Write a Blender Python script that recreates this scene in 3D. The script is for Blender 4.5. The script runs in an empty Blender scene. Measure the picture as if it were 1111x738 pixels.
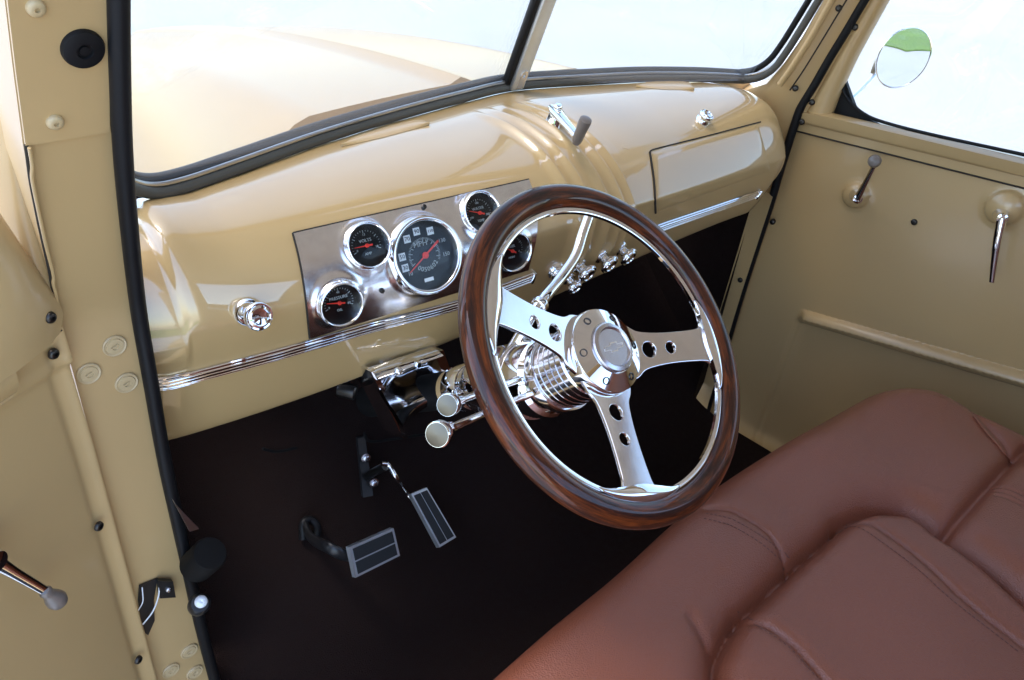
import bpy, bmesh, math
import numpy as np
from mathutils import Vector, Matrix
from mathutils.bvhtree import BVHTree

scene = bpy.context.scene
COL = scene.collection
R = math.radians
rng = np.random.default_rng(7)

# ------------------------------------------------------------------ camera frame
PW, PH, F = 1111.0, 738.0, 840.0
CX, CY = 555.5, 369.0
RM = np.array([[0.71368254, -0.334978, 0.61518044],
               [-0.69548694, -0.44343211, 0.56539003],
               [0.08339753, -0.83135895, -0.54944258]])
u_, s_, v_ = np.linalg.svd(RM); RM = u_ @ v_
CAM = np.array([-0.57566, -0.38139, 0.44328])       # relative to the steering wheel centre


def ray(u, v):
    return RM @ np.array([(u - CX) / F, (v - CY) / F, 1.0])


def onx(u, v, x):
    w = ray(u, v); return CAM + w * ((x - CAM[0]) / w[0])


def ony(u, v, y):
    w = ray(u, v); return CAM + w * ((y - CAM[1]) / w[1])


def onz(u, v, z):
    w = ray(u, v); return CAM + w * ((z - CAM[2]) / w[2])


def onplane(u, v, p, n):
    w = ray(u, v); return CAM + w * (np.dot(np.array(p) - CAM, n) / np.dot(w, n))


def hitfn(u, v, fn, t0=0.2, t1=4.0):
    """first root of fn along the sight line of a photo point"""
    w = ray(u, v); ts = np.linspace(t0, t1, 400)
    prev = fn(CAM + w * ts[0])
    for a, b in zip(ts[:-1], ts[1:]):
        cur = fn(CAM + w * b)
        if prev * cur <= 0:
            for _ in range(40):
                m = (a + b) / 2
                if fn(CAM + w * m) * prev > 0: a = m
                else: b = m
            return CAM + w * a
        prev = cur
    return CAM + w * t1


# ------------------------------------------------------------------ materials
MAT = {}


def mat(name, base, rough=0.5, metal=0.0, coat=0.0, coat_rough=0.03, spec=0.5, bump=None, vary=0.0, vscale=3.0, sheen=0.0):
    m = bpy.data.materials.new(name); m.use_nodes = True
    nt = m.node_tree; N = nt.nodes; L = nt.links
    b = N['Principled BSDF']
    b.inputs['Base Color'].default_value = (*base, 1)
    b.inputs['Roughness'].default_value = rough
    b.inputs['Metallic'].default_value = metal
    b.inputs['Coat Weight'].default_value = coat
    b.inputs['Coat Roughness'].default_value = coat_rough
    b.inputs['Specular IOR Level'].default_value = spec
    if sheen: b.inputs['Sheen Weight'].default_value = sheen
    tc = N.new('ShaderNodeTexCoord')
    if vary:
        nz = N.new('ShaderNodeTexNoise'); nz.inputs['Scale'].default_value = vscale; nz.inputs['Detail'].default_value = 6
        L.new(tc.outputs['Object'], nz.inputs['Vector'])
        mx = N.new('ShaderNodeMix'); mx.data_type = 'RGBA'
        mx.inputs['A'].default_value = (*[c * (1 - vary) for c in base], 1)
        mx.inputs['B'].default_value = (*[min(1, c * (1 + vary)) for c in base], 1)
        L.new(nz.outputs['Fac'], mx.inputs['Factor']); L.new(mx.outputs['Result'], b.inputs['Base Color'])
        mr = N.new('ShaderNodeMapRange')
        mr.inputs['To Min'].default_value = max(0, rough * (1 - vary * 1.5)); mr.inputs['To Max'].default_value = min(1, rough * (1 + vary * 1.5))
        L.new(nz.outputs['Fac'], mr.inputs['Value']); L.new(mr.outputs['Result'], b.inputs['Roughness'])
    if bump:
        for kind, scale, strength, dist in bump:
            if kind == 'noise':
                t = N.new('ShaderNodeTexNoise'); t.inputs['Scale'].default_value = scale; t.inputs['Detail'].default_value = 4; out = t.outputs['Fac']
            else:
                t = N.new('ShaderNodeTexVoronoi'); t.inputs['Scale'].default_value = scale; out = t.outputs['Distance']
            L.new(tc.outputs['Object'], t.inputs['Vector'])
            bp = N.new('ShaderNodeBump'); bp.inputs['Strength'].default_value = strength; bp.inputs['Distance'].default_value = dist
            L.new(out, bp.inputs['Height'])
            old = b.inputs['Normal'].links[0].from_socket if b.inputs['Normal'].links else None
            if old: L.new(old, bp.inputs['Normal'])
            L.new(bp.outputs['Normal'], b.inputs['Normal'])
            if coat: L.new(bp.outputs['Normal'], b.inputs['Coat Normal'])
    MAT[name] = m
    return m


TAN = (0.48, 0.322, 0.140)
mat('tan_paint', TAN, rough=0.35, coat=1.0, coat_rough=0.018, bump=[('noise', 90, 0.012, 0.0006)], vary=0.03, vscale=5)
MAT['tan_paint'].node_tree.nodes['Principled BSDF'].inputs['Coat IOR'].default_value = 1.8
mat('tan_jamb_paint', (0.48, 0.322, 0.146), rough=0.42, coat=0.5, coat_rough=0.16, bump=[('noise', 260, 0.06, 0.0008)], vary=0.05, vscale=7)
mat('door_paint', (0.50, 0.335, 0.152), rough=0.4, coat=0.9, coat_rough=0.17, bump=[('noise', 9, 0.16, 0.006), ('noise', 240, 0.05, 0.0008)], vary=0.04, vscale=6)
mat('dash_screw_paint', (0.50, 0.37, 0.2), rough=0.4, coat=0.3, coat_rough=0.2)
mat('chrome', (0.86, 0.86, 0.87), rough=0.045, metal=1.0, bump=[('noise', 60, 0.02, 0.0006)])
mat('polished_alloy', (0.78, 0.76, 0.77), rough=0.10, metal=1.0, vary=0.12, vscale=40, bump=[('noise', 35, 0.06, 0.001)])
mat('panel_alloy', (0.88, 0.86, 0.88), rough=0.21, metal=1.0, vary=0.22, vscale=55, bump=[('noise', 16, 0.22, 0.004)])
mat('brushed_alloy', (0.62, 0.60, 0.62), rough=0.26, metal=1.0, vary=0.1, vscale=60)
mat('divider_alloy', (0.74, 0.77, 0.80), rough=0.42, metal=0.9, vary=0.1, vscale=30)
mat('cast_alloy', (0.5, 0.5, 0.5), rough=0.3, metal=1.0, vary=0.15, vscale=30)
mat('dark_steel', (0.06, 0.055, 0.05), rough=0.35, metal=0.9, vary=0.2, vscale=60)
mat('black_rubber', (0.007, 0.007, 0.008), rough=0.5, spec=0.22, vary=0.15, vscale=30, bump=[('noise', 120, 0.1, 0.0008)])
mat('grey_gasket', (0.07, 0.067, 0.06), rough=0.38, spec=0.3, vary=0.25, vscale=12)
mat('matte_black', (0.004, 0.0038, 0.0038), rough=0.7, spec=0.2)
mat('stalk_end', (0.14, 0.122, 0.098), rough=0.3, metal=1.0)  # dark tan tone imitates the door reflected in the chrome stalk ends
mat('black_plastic', (0.012, 0.012, 0.013), rough=0.35)
mat('pad_rubber', (0.016, 0.018, 0.02), rough=0.5, bump=[('noise', 300, 0.2, 0.001)])
mat('carpet', (0.014, 0.0075, 0.0065), rough=0.95, spec=0.1, sheen=0.0, vary=0.35, vscale=90, bump=[('noise', 700, 0.8, 0.004)])
mat('grey_knob', (0.16, 0.13, 0.11), rough=0.35, coat=0.4, coat_rough=0.15)
mat('gauge_black', (0.004, 0.004, 0.005), rough=0.3)
mat('needle_red', (0.75, 0.035, 0.02), rough=0.4)
mat('print_white', (0.78, 0.8, 0.82), rough=0.5)
mat('print_grey', (0.35, 0.38, 0.38), rough=0.5)
mat('button_white', (0.8, 0.85, 0.9), rough=0.25)
mat('dark_gap', (0.02, 0.014, 0.008), rough=0.8)
mat('headliner', (0.76, 0.70, 0.58), rough=0.8, vary=0.08, vscale=20)
mat('photographer_cloth', (0.05, 0.05, 0.06), rough=0.9)
mat('concrete', (0.50, 0.50, 0.49), rough=0.85, vary=0.16, vscale=0.45, bump=[('noise', 30, 0.25, 0.01)])
mat('grass', (0.16, 0.27, 0.06), rough=0.9, vary=0.4, vscale=1.5, bump=[('noise', 20, 0.8, 0.05)])

# leather
m = mat('leather', (0.205, 0.060, 0.029), rough=0.5, spec=0.3, coat=0.65, coat_rough=0.26, bump=[('voronoi', 540, 0.42, 0.0014), ('noise', 38, 0.12, 0.004)], vary=0.10, vscale=9)
mat('leather_thread', (0.10, 0.035, 0.025), rough=0.6)

# wood rim: grain runs round the rim (uses the rim's own uv map)
m = bpy.data.materials.new('walnut_wood'); m.use_nodes = True
nt = m.node_tree; N = nt.nodes; L = nt.links; b = N['Principled BSDF']
uvn = N.new('ShaderNodeUVMap'); uvn.uv_map = 'grain'
mp = N.new('ShaderNodeMapping'); mp.inputs['Scale'].default_value = (16, 11, 1); L.new(uvn.outputs['UV'], mp.inputs['Vector'])
nz = N.new('ShaderNodeTexNoise'); nz.inputs['Scale'].default_value = 1.0; nz.inputs['Detail'].default_value = 9; nz.inputs['Roughness'].default_value = 0.68; nz.inputs['Distortion'].default_value = 0.6
L.new(mp.outputs['Vector'], nz.inputs['Vector'])
mp2 = N.new('ShaderNodeMapping'); mp2.inputs['Scale'].default_value = (40, 60, 1); L.new(uvn.outputs['UV'], mp2.inputs['Vector'])
nz2 = N.new('ShaderNodeTexNoise'); nz2.inputs['Scale'].default_value = 1.0; nz2.inputs['Detail'].default_value = 4
L.new(mp2.outputs['Vector'], nz2.inputs['Vector'])
ad = N.new('ShaderNodeMath'); ad.operation = 'MULTIPLY_ADD'; ad.inputs[1].default_value = 0.35; L.new(nz2.outputs['Fac'], ad.inputs[0]); L.new(nz.outputs['Fac'], ad.inputs[2])
cr = N.new('ShaderNodeValToRGB'); cr.color_ramp.elements[0].position = 0.50; cr.color_ramp.elements[0].color = (0.009, 0.0026, 0.0012, 1)
cr.color_ramp.elements[1].position = 0.86; cr.color_ramp.elements[1].color = (0.17, 0.036, 0.006, 1)
e = cr.color_ramp.elements.new(0.66); e.color = (0.042, 0.0085, 0.002, 1)
L.new(ad.outputs['Value'], cr.inputs['Fac']); L.new(cr.outputs['Color'], b.inputs['Base Color'])
b.inputs['Roughness'].default_value = 0.5; b.inputs['Specular IOR Level'].default_value = 0.15; b.inputs['Coat Weight'].default_value = 0.75; b.inputs['Coat Roughness'].default_value = 0.012; b.inputs['Coat IOR'].default_value = 1.45
MAT['walnut_wood'] = m


def glass_mat(name, tint, gloss=1.0, glare_veil=0.0):
    m = bpy.data.materials.new(name); m.use_nodes = True
    nt = m.node_tree; N = nt.nodes; L = nt.links
    for n in list(N): N.remove(n)
    out = N.new('ShaderNodeOutputMaterial'); tr = N.new('ShaderNodeBsdfTransparent'); tr.inputs['Color'].default_value = (*tint, 1)
    gl = N.new('ShaderNodeBsdfGlossy'); gl.inputs['Roughness'].default_value = 0.01
    fr = N.new('ShaderNodeFresnel'); ge = N.new('ShaderNodeNewGeometry'); mr = N.new('ShaderNodeMapRange')
    mr.inputs['To Min'].default_value = 1.5; mr.inputs['To Max'].default_value = 1 / 1.5      # same reflectance entering and leaving the pane
    L.new(ge.outputs['Backfacing'], mr.inputs['Value']); L.new(mr.outputs['Result'], fr.inputs['IOR'])
    mx = N.new('ShaderNodeMixShader'); gm = N.new('ShaderNodeMath'); gm.operation = 'MULTIPLY'; gm.inputs[1].default_value = gloss
    L.new(fr.outputs['Fac'], gm.inputs[0]); L.new(gm.outputs['Value'], mx.inputs['Fac'])
    L.new(tr.outputs['BSDF'], mx.inputs[1]); L.new(gl.outputs['BSDF'], mx.inputs[2])
    last = mx
    if glare_veil:  # pale translucent mix imitates the glare that washes out the windshield view
        df = N.new('ShaderNodeBsdfTranslucent'); df.inputs['Color'].default_value = (0.85, 0.87, 0.9, 1)
        m2 = N.new('ShaderNodeMixShader'); m2.inputs['Fac'].default_value = glare_veil
        L.new(mx.outputs['Shader'], m2.inputs[1]); L.new(df.outputs['BSDF'], m2.inputs[2]); last = m2
    L.new(last.outputs['Shader'], out.inputs['Surface'])
    MAT[name] = m


glass_mat('window_glass', (0.815, 0.805, 0.775))
glass_mat('windshield_glass', (0.785, 0.785, 0.762), glare_veil=0.03)
glass_mat('gauge_glass', (0.95, 0.96, 0.96), gloss=0.35)
mat('mirror_silver', (0.86, 0.9, 0.92), rough=0.01, metal=1.0)


# ------------------------------------------------------------------ mesh tools
def frame(o, z, xh=(1, 0, 0)):
    z = Vector(z).normalized(); x = Vector(xh); x = x - z * x.dot(z)
    if x.length < 1e-5: x = Vector((0, 1, 0)) - z * z.y
    x.normalize(); y = z.cross(x)
    M = Matrix.Identity(4)
    for i in range(3):
        M[i][0] = x[i]; M[i][1] = y[i]; M[i][2] = z[i]; M[i][3] = o[i]
    return M


class MB:
    def __init__(s): s.v = []; s.f = []

    def add(s, vs, fs):
        k = len(s.v); s.v += [tuple(float(c) for c in p) for p in vs]
        s.f += [tuple(i + k for i in f) for f in fs]; return s

    def lathe(s, prof, M=Matrix.Identity(4), seg=40, caps=True):
        vs = []; fs = []; n = len(prof)
        for i in range(seg):
            a = 2 * math.pi * i / seg
            for r, h in prof: vs.append(M @ Vector((r * math.cos(a), r * math.sin(a), h)))
        for i in range(seg):
            j = (i + 1) % seg
            for k in range(n - 1): fs.append((i * n + k, j * n + k, j * n + k + 1, i * n + k + 1))
        caps = caps and prof[0] != prof[-1]
        if caps and prof[0][0] > 1e-6: fs.append(tuple(i * n for i in reversed(range(seg))))
        if caps and prof[-1][0] > 1e-6: fs.append(tuple(i * n + n - 1 for i in range(seg)))
        return s.add(vs, fs)

    def tube(s, path, r, seg=14, flat=1.0, up=None, closed=False):
        P = [Vector(p) for p in path]; n = len(P)
        rr = list(r) if hasattr(r, '__len__') else [r] * n
        T = []
        for i in range(n):
            if closed: t = P[(i + 1) % n] - P[i - 1]
            else: t = P[min(i + 1, n - 1)] - P[max(i - 1, 0)]
            T.append(t.normalized())
        u = Vector(up) if up is not None else Vector((0.13, 0.27, 0.95))
        vs = []; fs = []
        for i in range(n):
            u = (u - T[i] * u.dot(T[i])).normalized(); w = T[i].cross(u)
            for k in range(seg):
                a = 2 * math.pi * k / seg
                vs.append(P[i] + u * (rr[i] * math.cos(a)) + w * (rr[i] * flat * math.sin(a)))
        m = n if closed else n - 1
        for i in range(m):
            j = (i + 1) % n
            for k in range(seg):
                l = (k + 1) % seg
                fs.append((i * seg + k, i * seg + l, j * seg + l, j * seg + k))
        if not closed:
            fs.append(tuple(reversed(range(seg)))); fs.append(tuple((n - 1) * seg + k for k in range(seg)))
        return s.add(vs, fs)

    def box(s, M, sx, sy, sz, bev=0.0, seg=2):
        bm = bmesh.new(); bmesh.ops.create_cube(bm, size=1.0)
        for q in bm.verts: q.co = Vector((q.co.x * sx, q.co.y * sy, q.co.z * sz))
        if bev: bmesh.ops.bevel(bm, geom=list(bm.edges), offset=bev, segments=seg, affect='EDGES', profile=0.5)
        bm.verts.index_update()
        s.add([M @ q.co for q in bm.verts], [[q.index for q in f.verts] for f in bm.faces]); bm.free(); return s

    def ball(s, M, rx, ry, rz, seg=20):
        prof = [(math.sin(t) if 0 < t < math.pi - 1e-6 else 0, -math.cos(t)) for t in np.linspace(0, math.pi, seg // 2 + 1)]
        S = Matrix.Diagonal((rx, ry, rz, 1))
        return s.lathe(prof, M @ S, seg)

    def grid(s, P, flip=False):
        P = np.asarray(P); a, b_ = P.shape[:2]
        idx = np.arange(a * b_).reshape(a, b_)
        q = np.stack([idx[:-1, :-1], idx[1:, :-1], idx[1:, 1:], idx[:-1, 1:]], -1).reshape(-1, 4)
        if flip: q = q[:, ::-1]
        return s.add(P.reshape(-1, 3), q.tolist())

    def slab(s, P, off):
        """closed thick sheet: the grid P and a copy moved by off (vector or array)"""
        P = np.asarray(P, float); Q = P + np.asarray(off, float)
        a, b_ = P.shape[:2]; n = a * b_
        idx = np.arange(n).reshape(a, b_)
        q = np.stack([idx[:-1, :-1], idx[1:, :-1], idx[1:, 1:], idx[:-1, 1:]], -1).reshape(-1, 4)
        ring = list(idx[0, :]) + list(idx[1:, -1]) + list(idx[-1, -2::-1]) + list(idx[-2:0:-1, 0])
        fs = q.tolist() + (q[:, ::-1] + n).tolist()
        for i in range(len(ring)):
            p0, p1 = int(ring[i]), int(ring[(i + 1) % len(ring)])
            fs.append((p0, p1, p1 + n, p0 + n))
        return s.add(np.concatenate([P.reshape(-1, 3), Q.reshape(-1, 3)]), fs)

    def mesh(s, me, M):
        return s.add([M @ q.co for q in me.vertices], [tuple(p.vertices) for p in me.polygons])

    def data(s, name, m, angle=40, fixn=True):
        me = bpy.data.meshes.new(name); me.from_pydata(s.v, [], s.f)
        if fixn:
            bm = bmesh.new(); bm.from_mesh(me); bmesh.ops.recalc_face_normals(bm, faces=bm.faces); bm.to_mesh(me); bm.free()
        me.polygons.foreach_set('use_smooth', [True] * len(me.polygons))
        me.set_sharp_from_angle(angle=R(angle))
        me.materials.append(MAT[m] if isinstance(m, str) else m)
        return me

    def build(s, name, m, parent=None, angle=40, label=None, fixn=True):
        if parent is not None:
            l = parent.matrix_world.inverted() if False else None
            o = root_of(parent)
            inv = ABS[parent.name].inverted()
            s.v = [tuple(inv @ Vector(p)) for p in s.v]
        me = s.data(name, m, angle, fixn)
        ob = bpy.data.objects.new(name, me); COL.objects.link(ob)
        if parent is not None: ob.parent = parent; ABS[ob.name] = ABS[parent.name].copy()
        else: ABS[ob.name] = Matrix.Identity(4)
        if label: ob['label'] = label
        return ob


ABS = {}


def root_of(o):
    while o.parent: o = o.parent
    return o


def thing(name, label, cat, loc=(0, 0, 0), M=None, group=None):
    o = bpy.data.objects.new(name, None); COL.objects.link(o); o.empty_display_size = 0.05
    if M is None: M = Matrix.Translation(Vector(loc))
    o.matrix_world = M; ABS[o.name] = M.copy()
    o['label'] = label; o['category'] = cat
    if group: o['group'] = group
    return o


def setting(o): o['kind'] = 'structure'; return o


def copy_tree(o, M=None, parent=None, label=None):
    c = o.copy(); COL.objects.link(c); c.parent = parent
    if M is not None: c.matrix_world = M
    if label: c['label'] = label
    for ch in [x for x in COL.objects if x.parent == o]: copy_tree(ch, parent=c)
    return c


def put(name, me, parent, M):
    """place a shared mesh (local coordinates) as a part, at world matrix M"""
    o = bpy.data.objects.new(name, me); COL.objects.link(o); o.parent = parent
    o.matrix_basis = ABS[parent.name].inverted() @ M
    ABS[o.name] = M.copy(); return o


def curve_mesh(cu):
    ob = bpy.data.objects.new('temporary', cu); COL.objects.link(ob)
    dg = bpy.context.evaluated_depsgraph_get(); dg.update()
    me = bpy.data.meshes.new_from_object(ob.evaluated_get(dg)); bpy.data.objects.remove(ob); bpy.data.curves.remove(cu)
    return me


def plate(outline, holes=(), thick=0.004, bev=0.0006):
    cu = bpy.data.curves.new('plate', 'CURVE'); cu.dimensions = '2D'; cu.fill_mode = 'BOTH'
    cu.extrude = max(thick / 2 - bev, 1e-5); cu.bevel_depth = bev; cu.bevel_resolution = 2
    for loop in [outline, *holes]:
        sp = cu.splines.new('POLY'); sp.points.add(len(loop) - 1); sp.use_cyclic_u = True
        for p, q in zip(sp.points, loop): p.co = (q[0], q[1], 0, 1)
    return curve_mesh(cu)


def circle(cx, cy, r, n=28): return [(cx + r * math.cos(2 * math.pi * i / n), cy + r * math.sin(2 * math.pi * i / n)) for i in range(n)]


def text_mesh(t, size, thick=0.0003):
    cu = bpy.data.curves.new('lettering', 'FONT'); cu.body = t; cu.size = size; cu.extrude = thick; cu.align_x = 'CENTER'; cu.align_y = 'CENTER'
    cu.resolution_u = 2
    return curve_mesh(cu)


def smooth_path(P, n=12, closed=False):
    P = [np.array(p, float) for p in P]; out = []
    m = len(P)
    rngm = range(m if closed else m - 1)
    for i in rngm:
        p0 = P[i - 1] if (closed or i > 0) else 2 * P[0] - P[1]
        p1 = P[i]; p2 = P[(i + 1) % m]
        p3 = P[(i + 2) % m] if (closed or i + 2 < m) else 2 * P[-1] - P[-2]
        for t in np.linspace(0, 1, n, endpoint=False):
            out.append(0.5 * ((2 * p1) + (-p0 + p2) * t + (2 * p0 - 5 * p1 + 4 * p2 - p3) * t * t + (-p0 + 3 * p1 - 3 * p2 + p3) * t ** 3))
    if not closed: out.append(P[-1])
    return out


def pdist(X, Y, poly):
    """distance of points to an open polyline (2d)"""
    d = np.full(X.shape, 9.0)
    for (x0, y0), (x1, y1) in zip(poly[:-1], poly[1:]):
        dx, dy = x1 - x0, y1 - y0; L2 = dx * dx + dy * dy + 1e-12
        t = np.clip(((X - x0) * dx + (Y - y0) * dy) / L2, 0, 1)
        d = np.minimum(d, np.hypot(X - x0 - t * dx, Y - y0 - t * dy))
    return d


def inside(X, Y, poly):
    c = np.zeros(X.shape, bool); n = len(poly)
    for i in range(n):
        x0, y0 = poly[i]; x1, y1 = poly[(i + 1) % n]
        cond = ((y0 > Y) != (y1 > Y)) & (X < (x1 - x0) * (Y - y0) / (y1 - y0 + 1e-15) + x0)
        c ^= cond
    return c


def sstep(a, b_, x):
    t = np.clip((x - a) / (b_ - a), 0, 1); return t * t * (3 - 2 * t)


def interp_px(poly, n):
    P = np.array(poly, float); d = np.r_[0, np.cumsum(np.hypot(*np.diff(P, axis=0).T))]
    t = np.linspace(0, d[-1], n); return np.c_[np.interp(t, d, P[:, 0]), np.interp(t, d, P[:, 1])]


def patch(fn, left, right, m=40, n=8):
    """grid of 3d points between two traced edges, each traced point dropped on the surface fn(u, v)"""
    Lp = interp_px(left, m); Rp = interp_px(right, m)
    return np.array([[fn(*(Lp[i] * (1 - t) + Rp[i] * t)) for t in np.linspace(0, 1, n)] for i in range(m)])


def bvh_of(G):
    a, b_ = G.shape[:2]; idx = np.arange(a * b_).reshape(a, b_)
    q = np.stack([idx[:-1, :-1], idx[1:, :-1], idx[1:, 1:], idx[:-1, 1:]], -1).reshape(-1, 4)
    return BVHTree.FromPolygons([Vector(p) for p in G.reshape(-1, 3)], q.tolist())


# screws (shared meshes, local: head points +z)
def pan_screw(r=0.0065, h=0.0032):
    return MB().lathe([(r * 1.02, -0.001), (r, h * 0.25), (r * 0.86, h * 0.75), (r * 0.55, h), (r * 0.3, h), (r * 0.28, h * 0.35), (0, h * 0.35)], seg=20)


# ================================================================== CAB SHELL
cab = thing('truck_cab', 'tan painted pickup truck cab shell with split windshield, seen from the open driver door', 'truck cab', (0.3, 0, -0.72))


def jamb(p):                       # door jamb surface of the driver's front pillar
    return p[1] - (0.335 - 0.36 * max(0.0, p[2] - 0.02))


def on_jamb(u, v): return hitfn(u, v, jamb)


jl = [(5, 0), (14, 75), (25, 158), (40, 235), (53, 295), (63, 345), (100, 480), (140, 630), (168, 745)]
jr = [(128, 0), (131, 100), (137, 215), (147, 300), (158, 390), (178, 500), (205, 620), (240, 745)]
# extend up and down out of frame in the same line
P = patch(on_jamb, jl, jr, 60, 10)
topv = P[0] - P[4]; ext = np.array([P[0] + topv * k for k in np.linspace(3.2, 0.3, 8)])
P = np.concatenate([ext, P])
MB().slab(P, (0, 0.05, 0)).build('door_pillar', 'tan_jamb_paint', cab)
# upper cover plate on the jamb, edge at the seam
P = patch(on_jamb, [(6, 0), (15, 75), (26, 157)], [(116, 0), (116, 70), (117, 142)], 20, 6)
ext = np.array([P[0] + (P[0] - P[3]) * k for k in (3, 2, 1)]); P = np.concatenate([ext, P])
MB().slab(P + np.array([0, -0.004, 0]), (0, 0.0035, 0)).build('pillar_cover', 'tan_jamb_paint', cab)
# folded flange with a dark gap along the outer edge of the jamb
gp = [on_jamb(u, v) + np.array([0, -0.003, 0]) for u, v in interp_px([(27, 156), (32, 195), (42, 245), (53, 293), (57, 318), (62, 345), (67, 368)], 26)]
MB().tube(gp, 0.0017, 8).build('pillar_gap', 'dark_gap', cab)
gp = [on_jamb(u, v) + np.array([-0.001, -0.007, 0]) for u, v in smooth_path([(30, 157), (33, 176), (33, 190), (38, 216), (48, 262), (56, 294), (56, 304), (60, 320), (66, 358)], 6)]
MB().tube(gp, 0.0014, 8).build('pillar_flange', 'tan_jamb_paint', cab)


def local_normal(fn, u, v, d=3):
    a, b_, c = fn(u, v), fn(u + d, v), fn(u, v + d)
    n = np.cross(b_ - a, c - a); n /= np.linalg.norm(n)
    if np.dot(n, CAM - a) < 0: n = -n
    return a, n


tan_pan = pan_screw(0.0062, 0.003).data('screw', 'dash_screw_paint')
for u, v in ((36, 5), (57, 129)):
    p, n = local_normal(on_jamb, u, v); put('screw', tan_pan, cab, frame(p + n * 0.0045, n, (1, 0, 0.3)))
hs = MB().lathe([(0.0118, -0.001), (0.0118, 0.0008), (0.0108, 0.0016), (0.0096, 0.0010), (0.0088, 0.0008), (0.0082, 0.0020), (0.0040, 0.0022), (0.0034, 0.0010), (0, 0.0008)], seg=28)
hs.box(Matrix.Translation((0, 0, 0.0018)), 0.008, 0.0016, 0.001)
hinge_screw = hs.data('hinge_screw', 'dash_screw_paint')
for u, v in ((124, 375), (96, 405), (137, 415), (185, 727), (205, 706), (211, 729)):
    p, n = local_normal(on_jamb, u, v); put('hinge_screw', hinge_screw, cab, frame(p + n * 0.001, n, (1, 0, 0.4)))

# driver door weatherstrip (black bulb seal along the inner edge of the jamb)
ws_px = [(123, -40), (125, 60), (129, 160), (137, 250), (147, 335), (160, 410), (176, 500), (197, 595), (216, 680), (240, 770)]
wp = [on_jamb(u, v) + np.array([0, -0.008, 0]) for u, v in ws_px]
wp = [wp[0] + (wp[0] - wp[1]) * k for k in (3.0, 1.5)] + wp
MB().tube(smooth_path(wp, 8), 0.0085, 14, flat=0.9).build('weatherstrip', 'black_rubber', cab)

# windshield base line, traced, with a depth for each point
WSB = [((138, 236), .45), ((141, 222), .455), ((150, 214), .46), ((165, 212), .465), ((200, 206), .472), ((260, 185), .487), ((340, 156), .507), ((420, 131), .526), ((500, 109), .546), ((557, 96), .56),
       ((640, 90), .527), ((700, 87), .492), ((760, 87), .448), ((805, 89), .412)]
WS3 = [ony(u, v, y) for (u, v), y in WSB]
wsx = np.array([p[0] for p in WS3]); wsy = np.array([p[1] for p in WS3]); wsz = np.array([p[2] for p in WS3])
DIV0 = ony(557, 96, .56)
DIV1 = onx(592, 0, DIV0[0])
rake = (DIV1 - DIV0) / np.linalg.norm(DIV1 - DIV0)
# right end corner of the opening climbs the passenger pillar
RC = [ony(805, 89, .412), onx(822, 86, .900), onx(838, 76, .908), onx(852, 58, .912), onx(866, 36, .915), onx(885, 5, .918), onx(915, -44, .92)]
base_path = smooth_path([ony(112, 190, .445), ony(134, 203, .452)] + WS3[3:], 6)
gas = base_path[:-1] + smooth_path(RC, 6)
zup = np.array([0, 0, 1.0])
MB().tube([p + np.array([0, -0.002, 0.004]) for p in gas], 0.0074, 12, flat=0.8).build('windshield_gasket', 'grey_gasket', cab)
MB().tube([p + np.array([0, 0.012, 0.016]) for p in gas], 0.0062, 10).build('windshield_seal', 'black_rubber', cab)
MB().tube([p + np.array([0, -0.001, 0.0135]) for p in gas], 0.0028, 8).build('windshield_bead', 'cast_alloy', cab)
# left lower corner of the gasket turning up behind the driver pillar
lc = smooth_path([WS3[2] + np.array([-.01, 0, .0]), WS3[2] + np.array([-.03, -.005, .012]), WS3[2] + np.array([-.045, -.02, .05]), WS3[2] + np.array([-.05, -.05, .14]), WS3[2] + np.array([-.05, -.11, .3])], 6)
MB().tube(lc, 0.011, 12).build('windshield_gasket', 'grey_gasket', cab)
# glass: two flat panes leaning back
TOPZ = 0.52


def raise_to(p, z): return p + rake * ((z - p[2]) / rake[2])


for nm, A, B in (('left', WS3[2] + np.array([-.05, -.012, 0]), DIV0), ('right', DIV0, RC[0] + np.array([.12, -.065, 0.0]))):
    if nm == 'right': B = RC[0] + np.array([.06, -.045, 0.0])
    g = np.array([[A + np.array([0, .012, .004]), B + np.array([0, .012, .004])], [raise_to(A, TOPZ), raise_to(B, TOPZ)]])
    MB().slab(g, (0, 0.005, 0.002)).build('windshield', 'windshield_glass', cab, fixn=True)
# centre divider
dl = DIV0 + np.array([0, -0.004, 0.0]); dh = raise_to(dl, TOPZ)
xh = np.array([1.0, 0, 0])
md = MB()
Mx = frame((dl + dh) / 2 + np.array([0, -.002, 0]), rake, (1, 0, 0))
md.box(Mx, 0.030, 0.010, float(np.linalg.norm(dh - dl)), 0.0035)
md.build('divider_bar', 'divider_alloy', cab)
Mx = frame((dl + dh) / 2 + np.array([-.016, .009, 0]), rake, (1, 0, 0))
MB().box(Mx, 0.016, 0.014, float(np.linalg.norm(dh - dl)), 0.004).build('divider_seal', 'black_rubber', cab)
me = plate([(-.008, 0), (-.008, .025), (-.006, .031), (0, .0335), (.006, .031), (.008, .025), (.008, 0)], [circle(0, .024, .0035)], .003, .0006)
me.materials.append(MAT['polished_alloy'])
put('divider_clip', me, cab, frame(dl + rake * 0.002 + np.array([0, -.009, 0.002]), np.cross(xh, rake), (1, 0, 0)))
for q in me.polygons: q.use_smooth = False

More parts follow.
